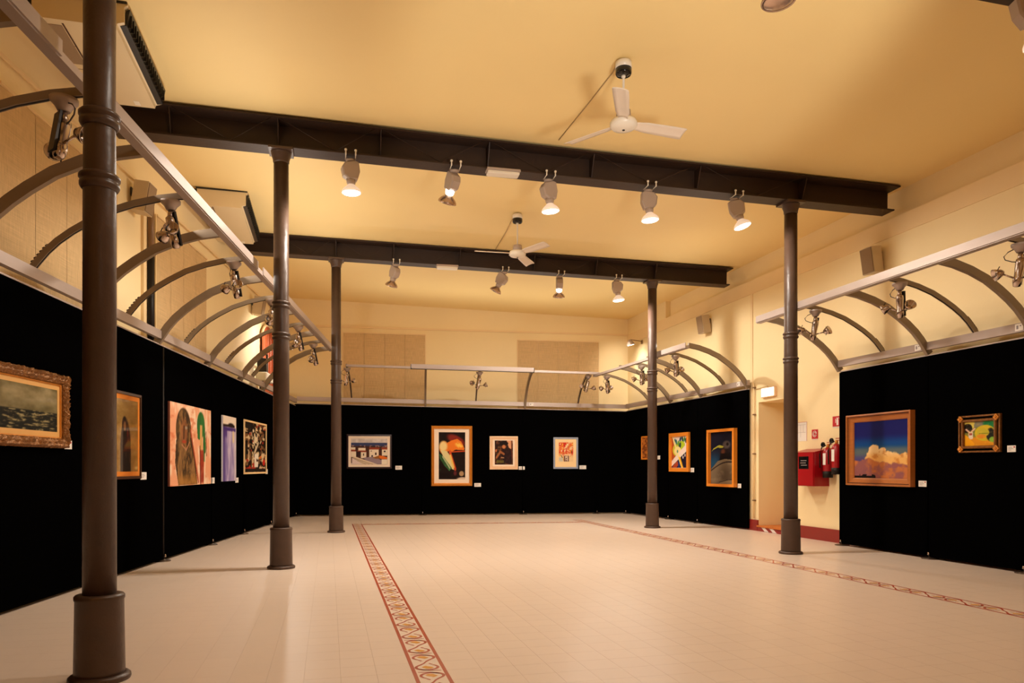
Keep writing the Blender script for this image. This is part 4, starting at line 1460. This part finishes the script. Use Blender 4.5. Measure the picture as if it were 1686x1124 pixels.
def canvas(w, hgt, fn, nx, name, m, parent, x0, z0, y, th=0.004):
    ny = max(4, int(nx * hgt / w))
    ny = min(ny, 220)
    s = (np.arange(nx + 1) / nx)[None, :].repeat(ny + 1, 0)
    t = 1 - (np.arange(ny + 1) / ny)[:, None].repeat(nx + 1, 1)
    img = np.clip(fn(s, t), 0, 1)
    li = np.where(img <= 0.04045, img / 12.92, ((img + 0.055) / 1.055) ** 2.4)
    X = x0 + s * w; Z = z0 + (1 - t) * hgt
    V_ = np.stack([X, np.full_like(X, y), Z], -1).reshape(-1, 3)
    idx = np.arange((nx + 1) * (ny + 1)).reshape(ny + 1, nx + 1)
    F_ = np.stack([idx[:-1, :-1], idx[:-1, 1:], idx[1:, 1:], idx[1:, :-1]], -1).reshape(-1, 4)
    me = bpy.data.meshes.new(name)
    me.from_pydata(V_.tolist(), [], F_.tolist())
    ca = me.color_attributes.new('paint', 'FLOAT_COLOR', 'POINT')
    buf = np.ones(((nx + 1) * (ny + 1), 4), np.float32)
    buf[:, :3] = li.reshape(-1, 3)
    ca.data.foreach_set('color', buf.ravel())
    me.materials.append(M[m])
    o = bpy.data.objects.new(name, me)
    col.objects.link(o)
    o.parent = parent
    return o


def painting(W, u0, u1, z0, z1, label, fn, frame=None, fm=None, ft=0.03, mount=None, mm=None, glass=False, nx=110, seg=0, bump=0.0, name='painting', inner=None):
    """frame: moulding profile; mount: margins (l, r, b, t) of the mount inside the frame"""
    w, hgt = u1 - u0, z1 - z0
    t = thing(name, label, 'painting', W.P(u0, 0.001, z0), W.rz, 'pictures hung on the black panels')
    MB().box(0.01, w - 0.01, -0.014, -0.001, 0.01, hgt - 0.01).build('backing_board', 'canvasedge', t)
    ins = 0.0
    if frame:
        frame_mesh(w, hgt, frame, seg, bump).build('frame', fm, t)
        ins = frame[-1][0]
    yb = -0.016
    x0_, z0_, ww, hh = ins, ins, w - 2 * ins, hgt - 2 * ins
    if inner:                       # second, inner moulding or liner
        im, wi, do = inner
        fo = frame_mesh(ww, hh, [(0, 0.014), (0, do), (wi, do * 0.9), (wi, 0.016)])
        fo.v = [(v[0] + x0_, v[1], v[2] + z0_) for v in fo.v]
        fo.build('liner', im, t)
        x0_ += wi; z0_ += wi; ww -= 2 * wi; hh -= 2 * wi
    if mount:
        l, r_, b_2, tp = mount
        mo = MB()
        yq = -0.018
        def q(xa, xb, za, zb):
            mo.box(xa, xb, yq, -0.014, za, zb)
        q(x0_, x0_ + ww, z0_, z0_ + b_2); q(x0_, x0_ + ww, z0_ + hh - tp, z0_ + hh)
        q(x0_, x0_ + l, z0_ + b_2, z0_ + hh - tp); q(x0_ + ww - r_, x0_ + ww, z0_ + b_2, z0_ + hh - tp)
        mo.build('mount', mm, t)
        x0_ += l; z0_ += b_2; ww -= l + r_; hh -= b_2 + tp
    canvas(ww, hh, fn, nx, 'picture', 'artglass' if glass else 'art', t, x0_, z0_, yb if (frame or mount) else -0.0305)
    return t


# left row
painting(WL, -0.24, 1.06, 1.485, 2.21, 'carved gilt framed grey seascape at the left edge', art_sea,
         [(0, 0), (0, 0.05), (0.02, 0.075), (0.04, 0.06), (0.06, 0.07), (0.075, 0.055), (0.085, 0.05), (0.095, 0.025), (0.095, 0.014)], 'oldgold',
         mount=(0.06, 0.045, 0.05, 0.045), mm='mat_gold', glass=True, seg=46, bump=0.010, nx=130, inner=('gold', 0.012, 0.03))
painting(WL, 2.03, 2.915, 1.15, 2.20, 'orange mounted dark hooded figure partly behind the nearest column', art_hood,
         [(0, 0), (0, 0.03), (0.03, 0.032), (0.035, 0.014)], 'brownframe', mount=(0.05, 0.05, 0.055, 0.055), mm='mat_orange', glass=True, inner=None)
p = painting(WL, 3.877, 5.685, 1.022, 2.218, 'large unframed pink canvas with a bearded brown figure and a green one', art_pink, nx=150)
MB().box(0, 1.808, -0.030, -0.001, 0, 1.196).build('stretcher', 'canvasedge', p)
p = painting(WL, 6.35, 7.16, 1.043, 2.197, 'tall narrow violet and white canvas', art_violet, nx=60)
MB().box(0, 0.81, -0.030, -0.001, 0, 1.154).build('stretcher', 'bluewhite', p)
painting(WL, 7.74, 9.52, 1.155, 2.215, 'white edged brown abstract with jagged pale shapes', art_abstract,
         [(0, 0), (0, 0.03), (0.035, 0.03), (0.035, 0.014)], 'mat_cream', nx=110)
# back row
painting(WB, 1.235, 2.41, 1.25, 2.155, 'townscape of rooftops in a dark plum frame', art_town,
         [(0, 0), (0, 0.03), (0.04, 0.034), (0.044, 0.014)], 'plumframe', mount=(0.065, 0.07, 0.065, 0.065), mm='mat_white', nx=110)
painting(WB, 3.457, 4.559, 0.78, 2.397, 'tall picture of an orange bent figure in a wide gold frame', art_figure,
         [(0, 0), (0, 0.03), (0.02, 0.05), (0.045, 0.035), (0.06, 0.05), (0.078, 0.045), (0.08, 0.014)], 'gold',
         mount=(0.12, 0.11, 0.10, 0.09), mm='mat_white', nx=100)
painting(WB, 5.03, 5.803, 1.225, 2.126, 'dark tavern scene in a pale pinkish double frame', art_tavern,
         [(0, 0), (0, 0.04), (0.04, 0.045), (0.055, 0.025), (0.062, 0.025), (0.075, 0.035), (0.085, 0.03), (0.085, 0.014)], 'palewood',
         mount=(0.055, 0.05, 0.045, 0.03), mm='mat_white', nx=80)
painting(WB, 6.787, 7.475, 1.241, 2.105, 'red and yellow flower picture in a blue grey frame', art_flowers,
         [(0, 0), (0, 0.03), (0.03, 0.035), (0.045, 0.025), (0.05, 0.014)], 'greyframe', mount=(0.10, 0.085, 0.15, 0.09), mm='mat_cream', nx=70)
# far right row (WF runs from the far end)
FU = 5.25
painting(WF, FU - 4.576, FU - 3.82, 1.487, 2.10, 'small brown and gilt picture half hidden by the far right column', art_icon,
         [(0, 0), (0, 0.025), (0.03, 0.03), (0.035, 0.014)], 'orangeframe', nx=50)
painting(WF, FU - 3.09, FU - 2.183, 1.18, 2.112, 'geometric picture crossed by white and yellow stripes in an orange frame', art_stripes,
         [(0, 0), (0, 0.05), (0.085, 0.055), (0.09, 0.014)], 'orangeframe', nx=80)
painting(WF, FU - 1.36, FU - 0.337, 0.866, 2.115, 'dark picture of a long beaked bird head over a grey hump', art_bird,
         [(0, 0), (0, 0.09), (0.06, 0.09), (0.06, 0.014)], 'orangeframe', nx=90)
# near right row
p = painting(WR, 0.238, 1.591, 1.005, 2.122, 'cloud painting with deep blue sky in a stepped brown frame', art_cloud,
             [(0, 0), (0, 0.085), (0.022, 0.09), (0.030, 0.07), (0.045, 0.068), (0.055, 0.05), (0.10, 0.04), (0.115, 0.028), (0.12, 0.014)], 'wfwood', nx=150, glass=True)
fm_ = frame_mesh(1.353 - 0.064, 1.117 - 0.064, [(0, 0.0725), (0.010, 0.0715)])
fm_.v = [(v[0] + 0.032, v[1], v[2] + 0.032) for v in fm_.v]
fm_.build('frame_groove', 'wfdark', p)
# ornate open frame
W_, H_ = 0.628, 0.488
p = thing('painting', 'small green and yellow picture in an ornate open gilt frame', 'painting', WR.P(2.363, 0.001, 1.485), 0 + WR.rz, 'pictures hung on the black panels')
frame_mesh(W_, H_, [(0, 0.0), (0, 0.03), (0.006, 0.035), (0.020, 0.035), (0.024, 0.03), (0.024, 0.0)]).build('outer_frame', 'oldgold', p)
fi = frame_mesh(W_ - 0.10, H_ - 0.10, [(0, 0.0), (0, 0.03), (0.010, 0.045), (0.030, 0.045), (0.038, 0.03), (0.038, 0.01)])
fi.v = [(v[0] + 0.05, v[1], v[2] + 0.05) for v in fi.v]
fi.build('inner_frame', 'oldgold', p)
canvas(W_ - 0.10 - 0.076, H_ - 0.10 - 0.076, art_garden, 80, 'picture', 'art', p, 0.088, 0.088, -0.016)
for cx_ in (0.045, W_ - 0.045):
    for cz_ in (0.045, H_ - 0.045):
        mb = MB()
        for k_ in range(8):
            a = k_ * PI / 4
            r_ = 0.030 if k_ % 2 else 0.042
            c3 = Vector((cx_ + r_ * 0.7 * math.cos(a), -0.045, cz_ + r_ * 0.7 * math.sin(a)))
            mt = Matrix.Translation(c3) @ Matrix.Rotation(PI / 2, 4, 'X')
            mb.lathe([(0.003, -0.014), (0.013, -0.008), (0.016, 0), (0.013, 0.008), (0.003, 0.014)], 8, None, mt)
        mb.lathe([(0.003, -0.02), (0.016, -0.012), (0.020, 0), (0.014, 0.014), (0.003, 0.02)], 10, None,
                 Matrix.Translation((cx_, -0.05, cz_)) @ Matrix.Rotation(PI / 2, 4, 'X'))
        mb.build('corner_ornament', 'gold', p)

# name cards
def card(W, u0, u1, z0, z1, label, dot=False):
    t = thing('name_card', label, 'card', W.P(u0, 0.001, z0), W.rz, 'white name cards beside the pictures')
    w, hgt = u1 - u0, z1 - z0
    MB().box(0, w, -0.006, 0, 0, hgt).build('card', 'paper', t)
    mb = MB()
    for k_, (a, b) in enumerate([(0.12, 0.6), (0.12, 0.7), (0.12, 0.5)]):
        zz = hgt * (0.68 - 0.2 * k_)
        mb.box(w * a, w * b, -0.0068, -0.006, zz, zz + hgt * 0.06)
    mb.build('print', 'ink', t)
    if dot:
        MB().lathe([(0.010, 0), (0.010, 0.0015), (0.004, 0.002)], 14, None, Matrix.Translation((w * 0.84, -0.006, hgt * 0.76)) @ Matrix.Rotation(PI / 2, 4, 'X')).build('dot', 'redink', t)


card(WL, 1.075, 1.22, 1.48, 1.568, 'name card touching the lower right of the carved gilt seascape', True)
card(WL, 2.951, 3.13, 1.134, 1.229, 'name card right of the hooded figure picture')
card(WL, 5.748, 5.96, 1.02, 1.117, 'name card right of the large pink canvas')
card(WL, 7.21, 7.40, 1.003, 1.095, 'name card right of the tall violet canvas')
card(WL, 9.53, 9.70, 1.14, 1.247, 'name card right of the brown abstract, by the middle left column')
card(WB, 2.506, 2.682, 1.22, 1.325, 'name card right of the townscape')
card(WB, 4.617, 4.798, 0.757, 0.856, 'name card right of the tall gold framed figure')
card(WB, 5.828, 5.995, 1.217, 1.308, 'name card right of the tavern scene')
card(WB, 7.518, 7.706, 1.233, 1.334, 'name card right of the flower picture')
card(WF, FU - 3.726, FU - 3.601, 1.485, 1.578, 'name card just right of the far right column')
card(WF, FU - 2.156, FU - 2.012, 1.172, 1.272, 'name card right of the striped geometric picture')
card(WF, FU - 0.316, FU - 0.199, 0.855, 0.945, 'name card right of the bird picture')
card(WR, 1.658, 1.80, 1.014, 1.10, 'name card with red dot right of the cloud painting', True)
card(WR, 3.067, 3.183, 1.481, 1.563, 'name card with red dot right of the ornate gilt picture', True)


# ================================================================== BLINDS, PIPES, SPEAKERS ETC.
BWW = Wall((-1.0, 20.6), (8.45, 19.75))
LWW = Wall((LWx(7.278), 7.278), (LWx(15.829), 15.829))


def blind(W, u0, u1, z0, z1, n, label):
    t = thing('fabric_blind', label, 'blind', W.P(u0, 0.012, z0), W.rz, 'woven fabric blinds')
    w = u1 - u0
    for k_ in range(n):
        a, b = w * k_ / n, w * (k_ + 1) / n
        mb = MB()
        m_ = 8
        for i in range(m_ + 1):
            f_ = i / m_
            x = a + 0.003 + (b - a - 0.006) * f_
            y = -0.012 - 0.010 * math.sin(PI * f_) * (1 if k_ % 2 else 0.6)
            mb.v += [(x, y, 0), (x, y, z1 - z0)]
        for i in range(m_):
            mb.face([2 * i, 2 * i + 2, 2 * i + 3, 2 * i + 1], 0, True)
        mb.build('fabric_strip', 'blind', t)
    MB().box(0, w, -0.035, 0.0, z1 - z0, z1 - z0 + 0.03).build('head_rail', 'trim', t)
    MB().box(-0.02, 0.0, -0.012, 0.0, 0, z1 - z0 + 0.03).box(w, w + 0.02, -0.012, 0, 0, z1 - z0 + 0.03).build('side_rail', 'trim', t)


blind(BWW, 1.40, 3.62, 2.7, 4.95, 4, 'woven blind on the end wall above the townscape')
blind(BWW, 6.23, 8.60, 2.7, 4.88, 4, 'woven blind on the end wall above the flower picture')
blind(LWW, -2.2, 0.35, 2.7, 4.92, 4, 'woven blind at upper left edge of the view')
blind(LWW, 0.55, 3.05, 2.7, 4.90, 4, 'woven blind behind the canopy by the nearest column')
blind(LWW, 4.35, 6.60, 2.7, 4.95, 4, 'woven blind right of the dark wall pipe')

pp = thing('wall_pipe', 'dark vertical pipe on the left wall beside the window', 'pipe', LWW.P(4.08, 0.05, 2.8), 0)
MB().cyl((0, 0, 0), (0, 0, 1.55), 0.045, 14).build('lower_tube', 'blackpost', pp)
MB().cyl((0, 0, 1.55), (0, 0, 2.32), 0.043, 14).build('upper_tube', 'copper', pp)
o = MB().box(-0.10, 0.0, -0.04, 0, 2.7, 5.15).build('trim_5', 'trim', None, LWW.P(3.95, 0, 0), (0, 0, LWW.rz))
struct(o)

cd = thing('wall_conduit', 'thin beige conduit with clips beside the doorway', 'conduit', (XR - 0.03, 13.22, 0), 0)
MB().cyl((0, 0, 0.25), (0, 0, 3.0), 0.014, 10).build('tube', 'trim', cd)
for zz in (0.6, 1.55, 2.35, 2.9):
    MB().box(-0.02, 0.03, -0.03, 0.03, zz, zz + 0.025).build('clip', 'copper', cd)


def speaker(label, loc, rz, tiltx=-0.16, s=1.0):
    t = thing('wall_speaker', label, 'speaker', loc, (0, 0, rz), 'beige speakers high on the walls')
    Q = Matrix.Rotation(-tiltx, 4, 'X')
    def tr(mb):
        mb.v = [tuple(Q @ Vector(v)) for v in mb.v]
        return mb
    w, h_, d = 0.13 * s, 0.20 * s, 0.20 * s
    P = lambda y, k_: [(-w * k_, y, -h_), (w * k_, y, -h_), (w * k_, y, h_), (-w * k_, y, h_)]
    mb = MB()
    a = P(-d, 1.0); b = P(0, 0.8)
    mb.v += a + b
    for j in range(4):
        mb.face([j, (j + 1) % 4, 4 + (j + 1) % 4, 4 + j])
    mb.face([3, 2, 1, 0]); mb.face([4, 5, 6, 7])
    tr(mb).build('cabinet', 'speaker', t)
    tr(MB().cbox(-w * 0.94, w * 0.94, -d - 0.012, -d, -h_ * 0.95, h_ * 0.95, 0.004)).build('grille', 'cloth', t)
    MB().cyl((0, -0.02, 0.05), (0, 0.04, 0.06), 0.014, 10).box(-0.04, 0.04, 0.035, 0.045, 0.0, 0.12).build('bracket', 'darkmetal', t)
    return t


speaker('beige speaker above the near right canopy', (XR - 0.05, 9.74, 4.56), -PI / 2)
speaker('beige speaker above the end of the far right canopy', (XR - 0.05, 15.05, 4.56), -PI / 2)
p = LWW.P(3.52, 0.06, 4.93)
speaker('beige speaker on left wall just right of the nearest column', p, LWW.rz)
p = LWW.P(9.75, 0.06, 4.84)
speaker('beige speaker on left wall seen between canopy ribs', p, LWW.rz)

# wall floodlights
def flood(label, loc, rz, lit=True):
    t = thing('wall_floodlight', label, 'floodlight', loc, (0, 0, rz), 'bracketed floodlights washing the walls')
    MB().box(-0.05, 0.05, -0.01, 0.0, -0.05, 0.05).cyl((0, 0, 0.02), (0, -0.34, 0.05), 0.012, 8).build('bracket', 'copper', t)
    mt = Matrix.Translation((0, -0.36, 0.02)) @ Matrix.Rotation(math.radians(14), 4, 'X')
    r = MB().lathe([(0.03, 0.03), (0.05, 0.0), (0.09, -0.06), (0.125, -0.12), (0.130, -0.125), (0.122, -0.12)], 22, None, mt, cap=False).build('reflector', 'lampgrey', t)
    MB().lathe([(0.118, -0.112), (0.08, -0.122), (0.005, -0.128)], 22, None, mt).build('lens', 'glow' if lit else 'white', r)
    return t


flood('lit bracket floodlight in the far right corner, left of the far column', (XR - 0.01, 18.75, 4.76), -PI / 2)
spot('wall_wash_light', (XR - 0.42, 18.72, 4.58), (XR - 0.05, 18.70, 3.9), 55, 110, 0.9, 0.05)
flood('lit floodlight on the left wall behind the middle left column', LWW.P(11.9, 0.01, 4.35), LWW.rz)
spot('wall_wash_light', LWW.P(11.9, 0.42, 4.15), LWW.P(11.3, 0.0, 3.7), 130, 120, 0.9, 0.05)

# red curtain and a small clamp lamp behind the left canopy
ct = thing('rust_curtain', 'rust red gathered curtain on the left wall behind the canopy', 'curtain', LWW.P(10.45, 0.03, 3.45), LWW.rz)
mb = MB()
m_ = 40
for i in range(m_ + 1):
    f_ = i / m_
    top = 1.15 - 0.28 * (abs(f_ - 0.5) * 2) ** 2.5
    mb.v += [(1.1 * f_, -0.03 - 0.025 * math.sin(f_ * 2 * PI * 9), -0.75), (1.1 * f_, -0.03 - 0.025 * math.sin(f_ * 2 * PI * 9), top)]
for i in range(m_):
    mb.face([2 * i, 2 * i + 2, 2 * i + 3, 2 * i + 1], 0, True)
mb.build('cloth', 'curtain', ct)
tr_ = []
for i in range(13):
    f_ = i / 12
    tr_.append((-0.03 + 1.16 * f_, -0.03, 1.17 - 0.28 * (abs(f_ - 0.5) * 2) ** 2.5))
MB().tube(tr_, 0.03, 8).build('pelmet', 'trim', ct)
cl = thing('lamp_box', 'white lamp on a dark stand above the left panels', 'lamp', LWW.P(9.9, 0.22, 3.18), LWW.rz)
MB().cbox(-0.22, 0.42, -0.12, 0.12, 0.0, 0.20, 0.02).build('body', 'white', cl)
MB().box(-0.16, 0.0, -0.10, 0.10, 0.20, 0.50).box(0.05, 0.10, -0.08, -0.04, 0.20, 0.62).box(-0.2, 0.3, -0.02, 0.02, 0.5, 0.53).build('stand', 'darkmetal', cl)
MB().box(-0.2, -0.16, -0.04, 0.04, -0.25, 0.0).build('support_post', 'blackpost', cl)


# ================================================================== AIR CONDITIONERS
def aircon(label, xr, yn, yf, w, zb):
    """ceiling hung unit: long in y, outlet along its +x side"""
    t = thing('air_conditioner', label, 'air conditioner', (xr, yn, zb), (0, 0, 0.0), 'ceiling hung air conditioners')
    L = yf - yn
    zt_ = zc(xr, (yn + yf) / 2) - zb
    # body section in x,z with the outlet notch at the right
    sec = [(-w, 0.03), (-w + 0.03, 0.0), (-0.10, 0.0), (-0.09, 0.035), (-0.03, 0.055), (-0.03, zt_ - 0.06), (0.0, zt_ - 0.04), (0.0, zt_ - 0.008), (-w, zt_ - 0.008)]
    MB().prism(sec, 0.03, L, 'y').build('casing', 'acbody', t)
    MB().prism([(x * 1.0 + (0.004 if x > -0.2 else -0.004), z - 0.003) for x, z in sec], 0.0, 0.03, 'y').build('end_panel', 'acbody', t)
    MB().box(-w - 0.02, 0.0, -0.012, 0.01, zt_ - 0.03, zt_ - 0.006).build('seal_strip', 'acgrille', t)
    g = MB().hexa([(-0.085, 0.05, 0.038), (-0.028, 0.05, 0.05), (-0.028, L - 0.02, 0.05), (-0.085, L - 0.02, 0.038),
                   (-0.028, 0.05, zt_ - 0.065), (0.004, 0.05, zt_ - 0.045), (0.004, L - 0.02, zt_ - 0.045), (-0.028, L - 0.02, zt_ - 0.065)])
    g.v = [(v[0] + 0.012, v[1], v[2]) for v in g.v]
    go = g.build('air_outlet', 'acgrille', t)
    for k_ in range(18):
        y = 0.1 + (L - 0.2) * k_ / 17
        MB().box(-0.020, 0.020, y, y + 0.006, 0.06, zt_ - 0.08).build('vane', 'darkmetal', go)
    MB().box(-w * 0.72, -w * 0.70, 0.06, L - 0.05, -0.002, 0.001).box(-w * 0.95, -w * 0.70, 0.45, 0.455, -0.002, 0.001) \
        .box(-w * 0.95, -w * 0.70, 0.9, 0.905, -0.002, 0.001).box(-w * 0.95, -w * 0.70, 1.35, 1.355, -0.002, 0.001).build('panel_joint', 'wfdark', t)
    MB().box(-w * 0.96, -w * 0.73, 0.10, 0.8, -0.004, 0.0).build('intake_grille', 'cloth', t)
    MB().box(-0.30, -0.24, L - 0.14, L - 0.04, -0.003, 0.0).build('badge', 'white', t)
    MB().box(-w - 0.06, -w - 0.005, 0.01, 0.12, zt_ * 0.3, zt_ - 0.03).build('mounting_foot', 'blackpost', t)


aircon('ceiling air conditioner behind the nearest column, upper left', -1.86, 7.62, 9.25, 0.80, 5.47)
aircon('smaller looking ceiling air conditioner left of the middle column', -1.28, 12.55, 14.55, 0.76, 5.50)


# ================================================================== RIGHT WALL: FIRE POINT, SIGNS
cb = thing('hose_cabinet', 'red fire hose cabinet with a small dark window', 'cabinet', (XR - 0.002, 10.95, 0.96), 0)
mb = MB()
mb.prism([(0, 0.0), (-0.30, 0.0), (-0.30, 0.595), (0, 0.66)], 0.0, 0.62, 'y')
mb.build('body', 'firered', cb)
dr = MB().box(-0.318, -0.300, 0.012, 0.608, 0.012, 0.585).build('door', 'firered', cb)
MB().cbox(-0.324, -0.316, 0.13, 0.40, 0.30, 0.52, 0.003).build('window', 'blackgloss', dr)
MB().box(-0.326, -0.3235, 0.18, 0.34, 0.44, 0.452).box(-0.326, -0.3235, 0.20, 0.35, 0.40, 0.412).box(-0.326, -0.3235, 0.17, 0.33, 0.36, 0.372).build('window_text', 'ink', dr)
MB().lathe([(0.012, 0), (0.022, 0.008), (0.022, 0.02), (0.008, 0.026)], 12, None,
           Matrix.Translation((-0.318, 0.50, 0.27)) @ Matrix.Rotation(-PI / 2, 4, 'Y')).build('lock', 'darkmetal', dr)


def extinguisher(label, y, z, x=XR - 0.13, s=1.0):
    t = thing('fire_extinguisher', label, 'fire extinguisher', (x, y, z), 0.0, 'red fire extinguishers on the right wall')
    MB().lathe([(0.07 * s, 0), (0.08 * s, 0.02), (0.08 * s, 0.42), (0.06 * s, 0.47), (0.028 * s, 0.50)], 26).build('cylinder', 'firered', t)
    MB().lathe([(0.084 * s, -0.02), (0.086 * s, 0.09), (0.08 * s, 0.092)], 26).build('base_ring', 'blackpost', t)
    MB().lathe([(0.026, 0.495), (0.026, 0.54), (0.015, 0.56)], 14).build('valve', 'gold', t)
    MB().box(-0.008, 0.008, -0.12, 0.02, 0.58, 0.592).box(-0.008, 0.008, -0.10, 0.01, 0.545, 0.557).build('lever', 'firered', t)
    MB().lathe([(0.035, -0.02), (0.045, -0.01), (0.045, 0.01), (0.03, 0.02)], 20, None,
               Matrix.Translation((-0.03, 0.09, 0.55)) @ Matrix.Rotation(-PI / 2, 4, 'Y')).build('gauge', 'blackgloss', t)
    MB().tube([(-0.02, 0.03, 0.54), (-0.07, 0.07, 0.50), (-0.095, 0.085, 0.38), (-0.09, 0.085, 0.15)], 0.012, 8).build('hose', 'blackpost', t)
    lb = MB()
    b = 0
    n = 8
    for i in range(n + 1):
        a = PI * (0.72 + 0.42 * i / n)
        lb.v += [(0.0815 * s * math.cos(a), 0.0815 * s * math.sin(a), 0.20), (0.0815 * s * math.cos(a), 0.0815 * s * math.sin(a), 0.40)]
    for i in range(n):
        lb.face([2 * i, 2 * i + 2, 2 * i + 3, 2 * i + 1], 0, True)
    lb.build('instruction_label', 'paper', t)
    MB().box(0.06, 0.128, -0.03, 0.03, 0.35, 0.40).build('wall_hook', 'darkmetal', t)


extinguisher('fire extinguisher immediately right of the red hose cabinet', 10.82, 1.13)
extinguisher('fire extinguisher at the edge of the near black panel', 10.56, 1.19, XR - 0.16)


def sign(name, label, y0, y1, z0, z1, face, marks, cat='sign'):
    t = thing(name, label, cat, (XR - 0.001, y1, z0), -PI / 2)
    w, h_ = y1 - y0, z1 - z0
    MB().box(0, w, -0.004, 0, 0, h_).build('plate', face, t)
    for nm, mm_, rc in marks:
        mb = MB()
        for a, b, c_, d_ in rc:
            mb.box(w * a, w * b, -0.0055, -0.004, h_ * c_, h_ * d_)
        mb.build(nm, mm_, t)
    return t


sign('fire_sign', 'small red fire hose sign above the hose cabinet', 11.25, 11.42, 1.80, 1.965, 'redink',
     [('border', 'whiteink', [(0.0, 1.0, -0.12, -0.04)])])
t = [o for o in bpy.data.objects if o.name == 'fire_sign'][0]
for rr in (0.052, 0.030):
    pts = [(0.085 + rr * math.cos(a_), -0.007, 0.085 + rr * math.sin(a_)) for a_ in [2 * PI * q / 20 for q in range(20)]]
    MB().tube(pts, 0.006, 5).build('hose_symbol', 'whiteink', t)
t = sign('extinguisher_sign', 'red extinguisher sign cut by the near black panel', 10.62, 10.86, 1.99, 2.165, 'redink',
         [('border', 'whiteink', [(0.0, 1.0, -0.12, -0.04)]),
          ('extinguisher_symbol', 'whiteink', [(0.42, 0.62, 0.12, 0.66), (0.47, 0.57, 0.66, 0.78), (0.40, 0.70, 0.78, 0.84), (0.30, 0.36, 0.35, 0.75)])])
sign('evacuation_plan', 'pinkish white printed notice sheet beside the right column', 11.56, 11.86, 1.77, 2.12, 'paper',
     [('drawing', 'redink', [(0.0, 0.015, 0, 1), (0.985, 1, 0, 1), (0, 1, 0.985, 1)]),
      ('plan_lines', 'ink', [(0.1, 0.9, 0.45, 0.46), (0.1, 0.9, 0.85, 0.86), (0.4, 0.41, 0.2, 0.85), (0.65, 0.66, 0.45, 0.85)])], 'notice')

ex = thing('exit_light', 'glowing white emergency exit light above the doorway', 'exit light', (XR - 0.001, 12.93, 2.67), -PI / 2)
MB().cbox(0, 0.46, -0.06, 0, 0, 0.20, 0.008).build('housing', 'palewood', ex)
MB().box(0.025, 0.435, -0.066, -0.06, 0.022, 0.178).build('diffuser', 'sign_glow', ex)
MB().tube([(0.2, -0.02, 0.20), (0.18, -0.03, 0.225), (-0.1, -0.015, 0.21), (-0.28, -0.015, 0.205)], 0.006, 6).build('cable', 'cable', ex)
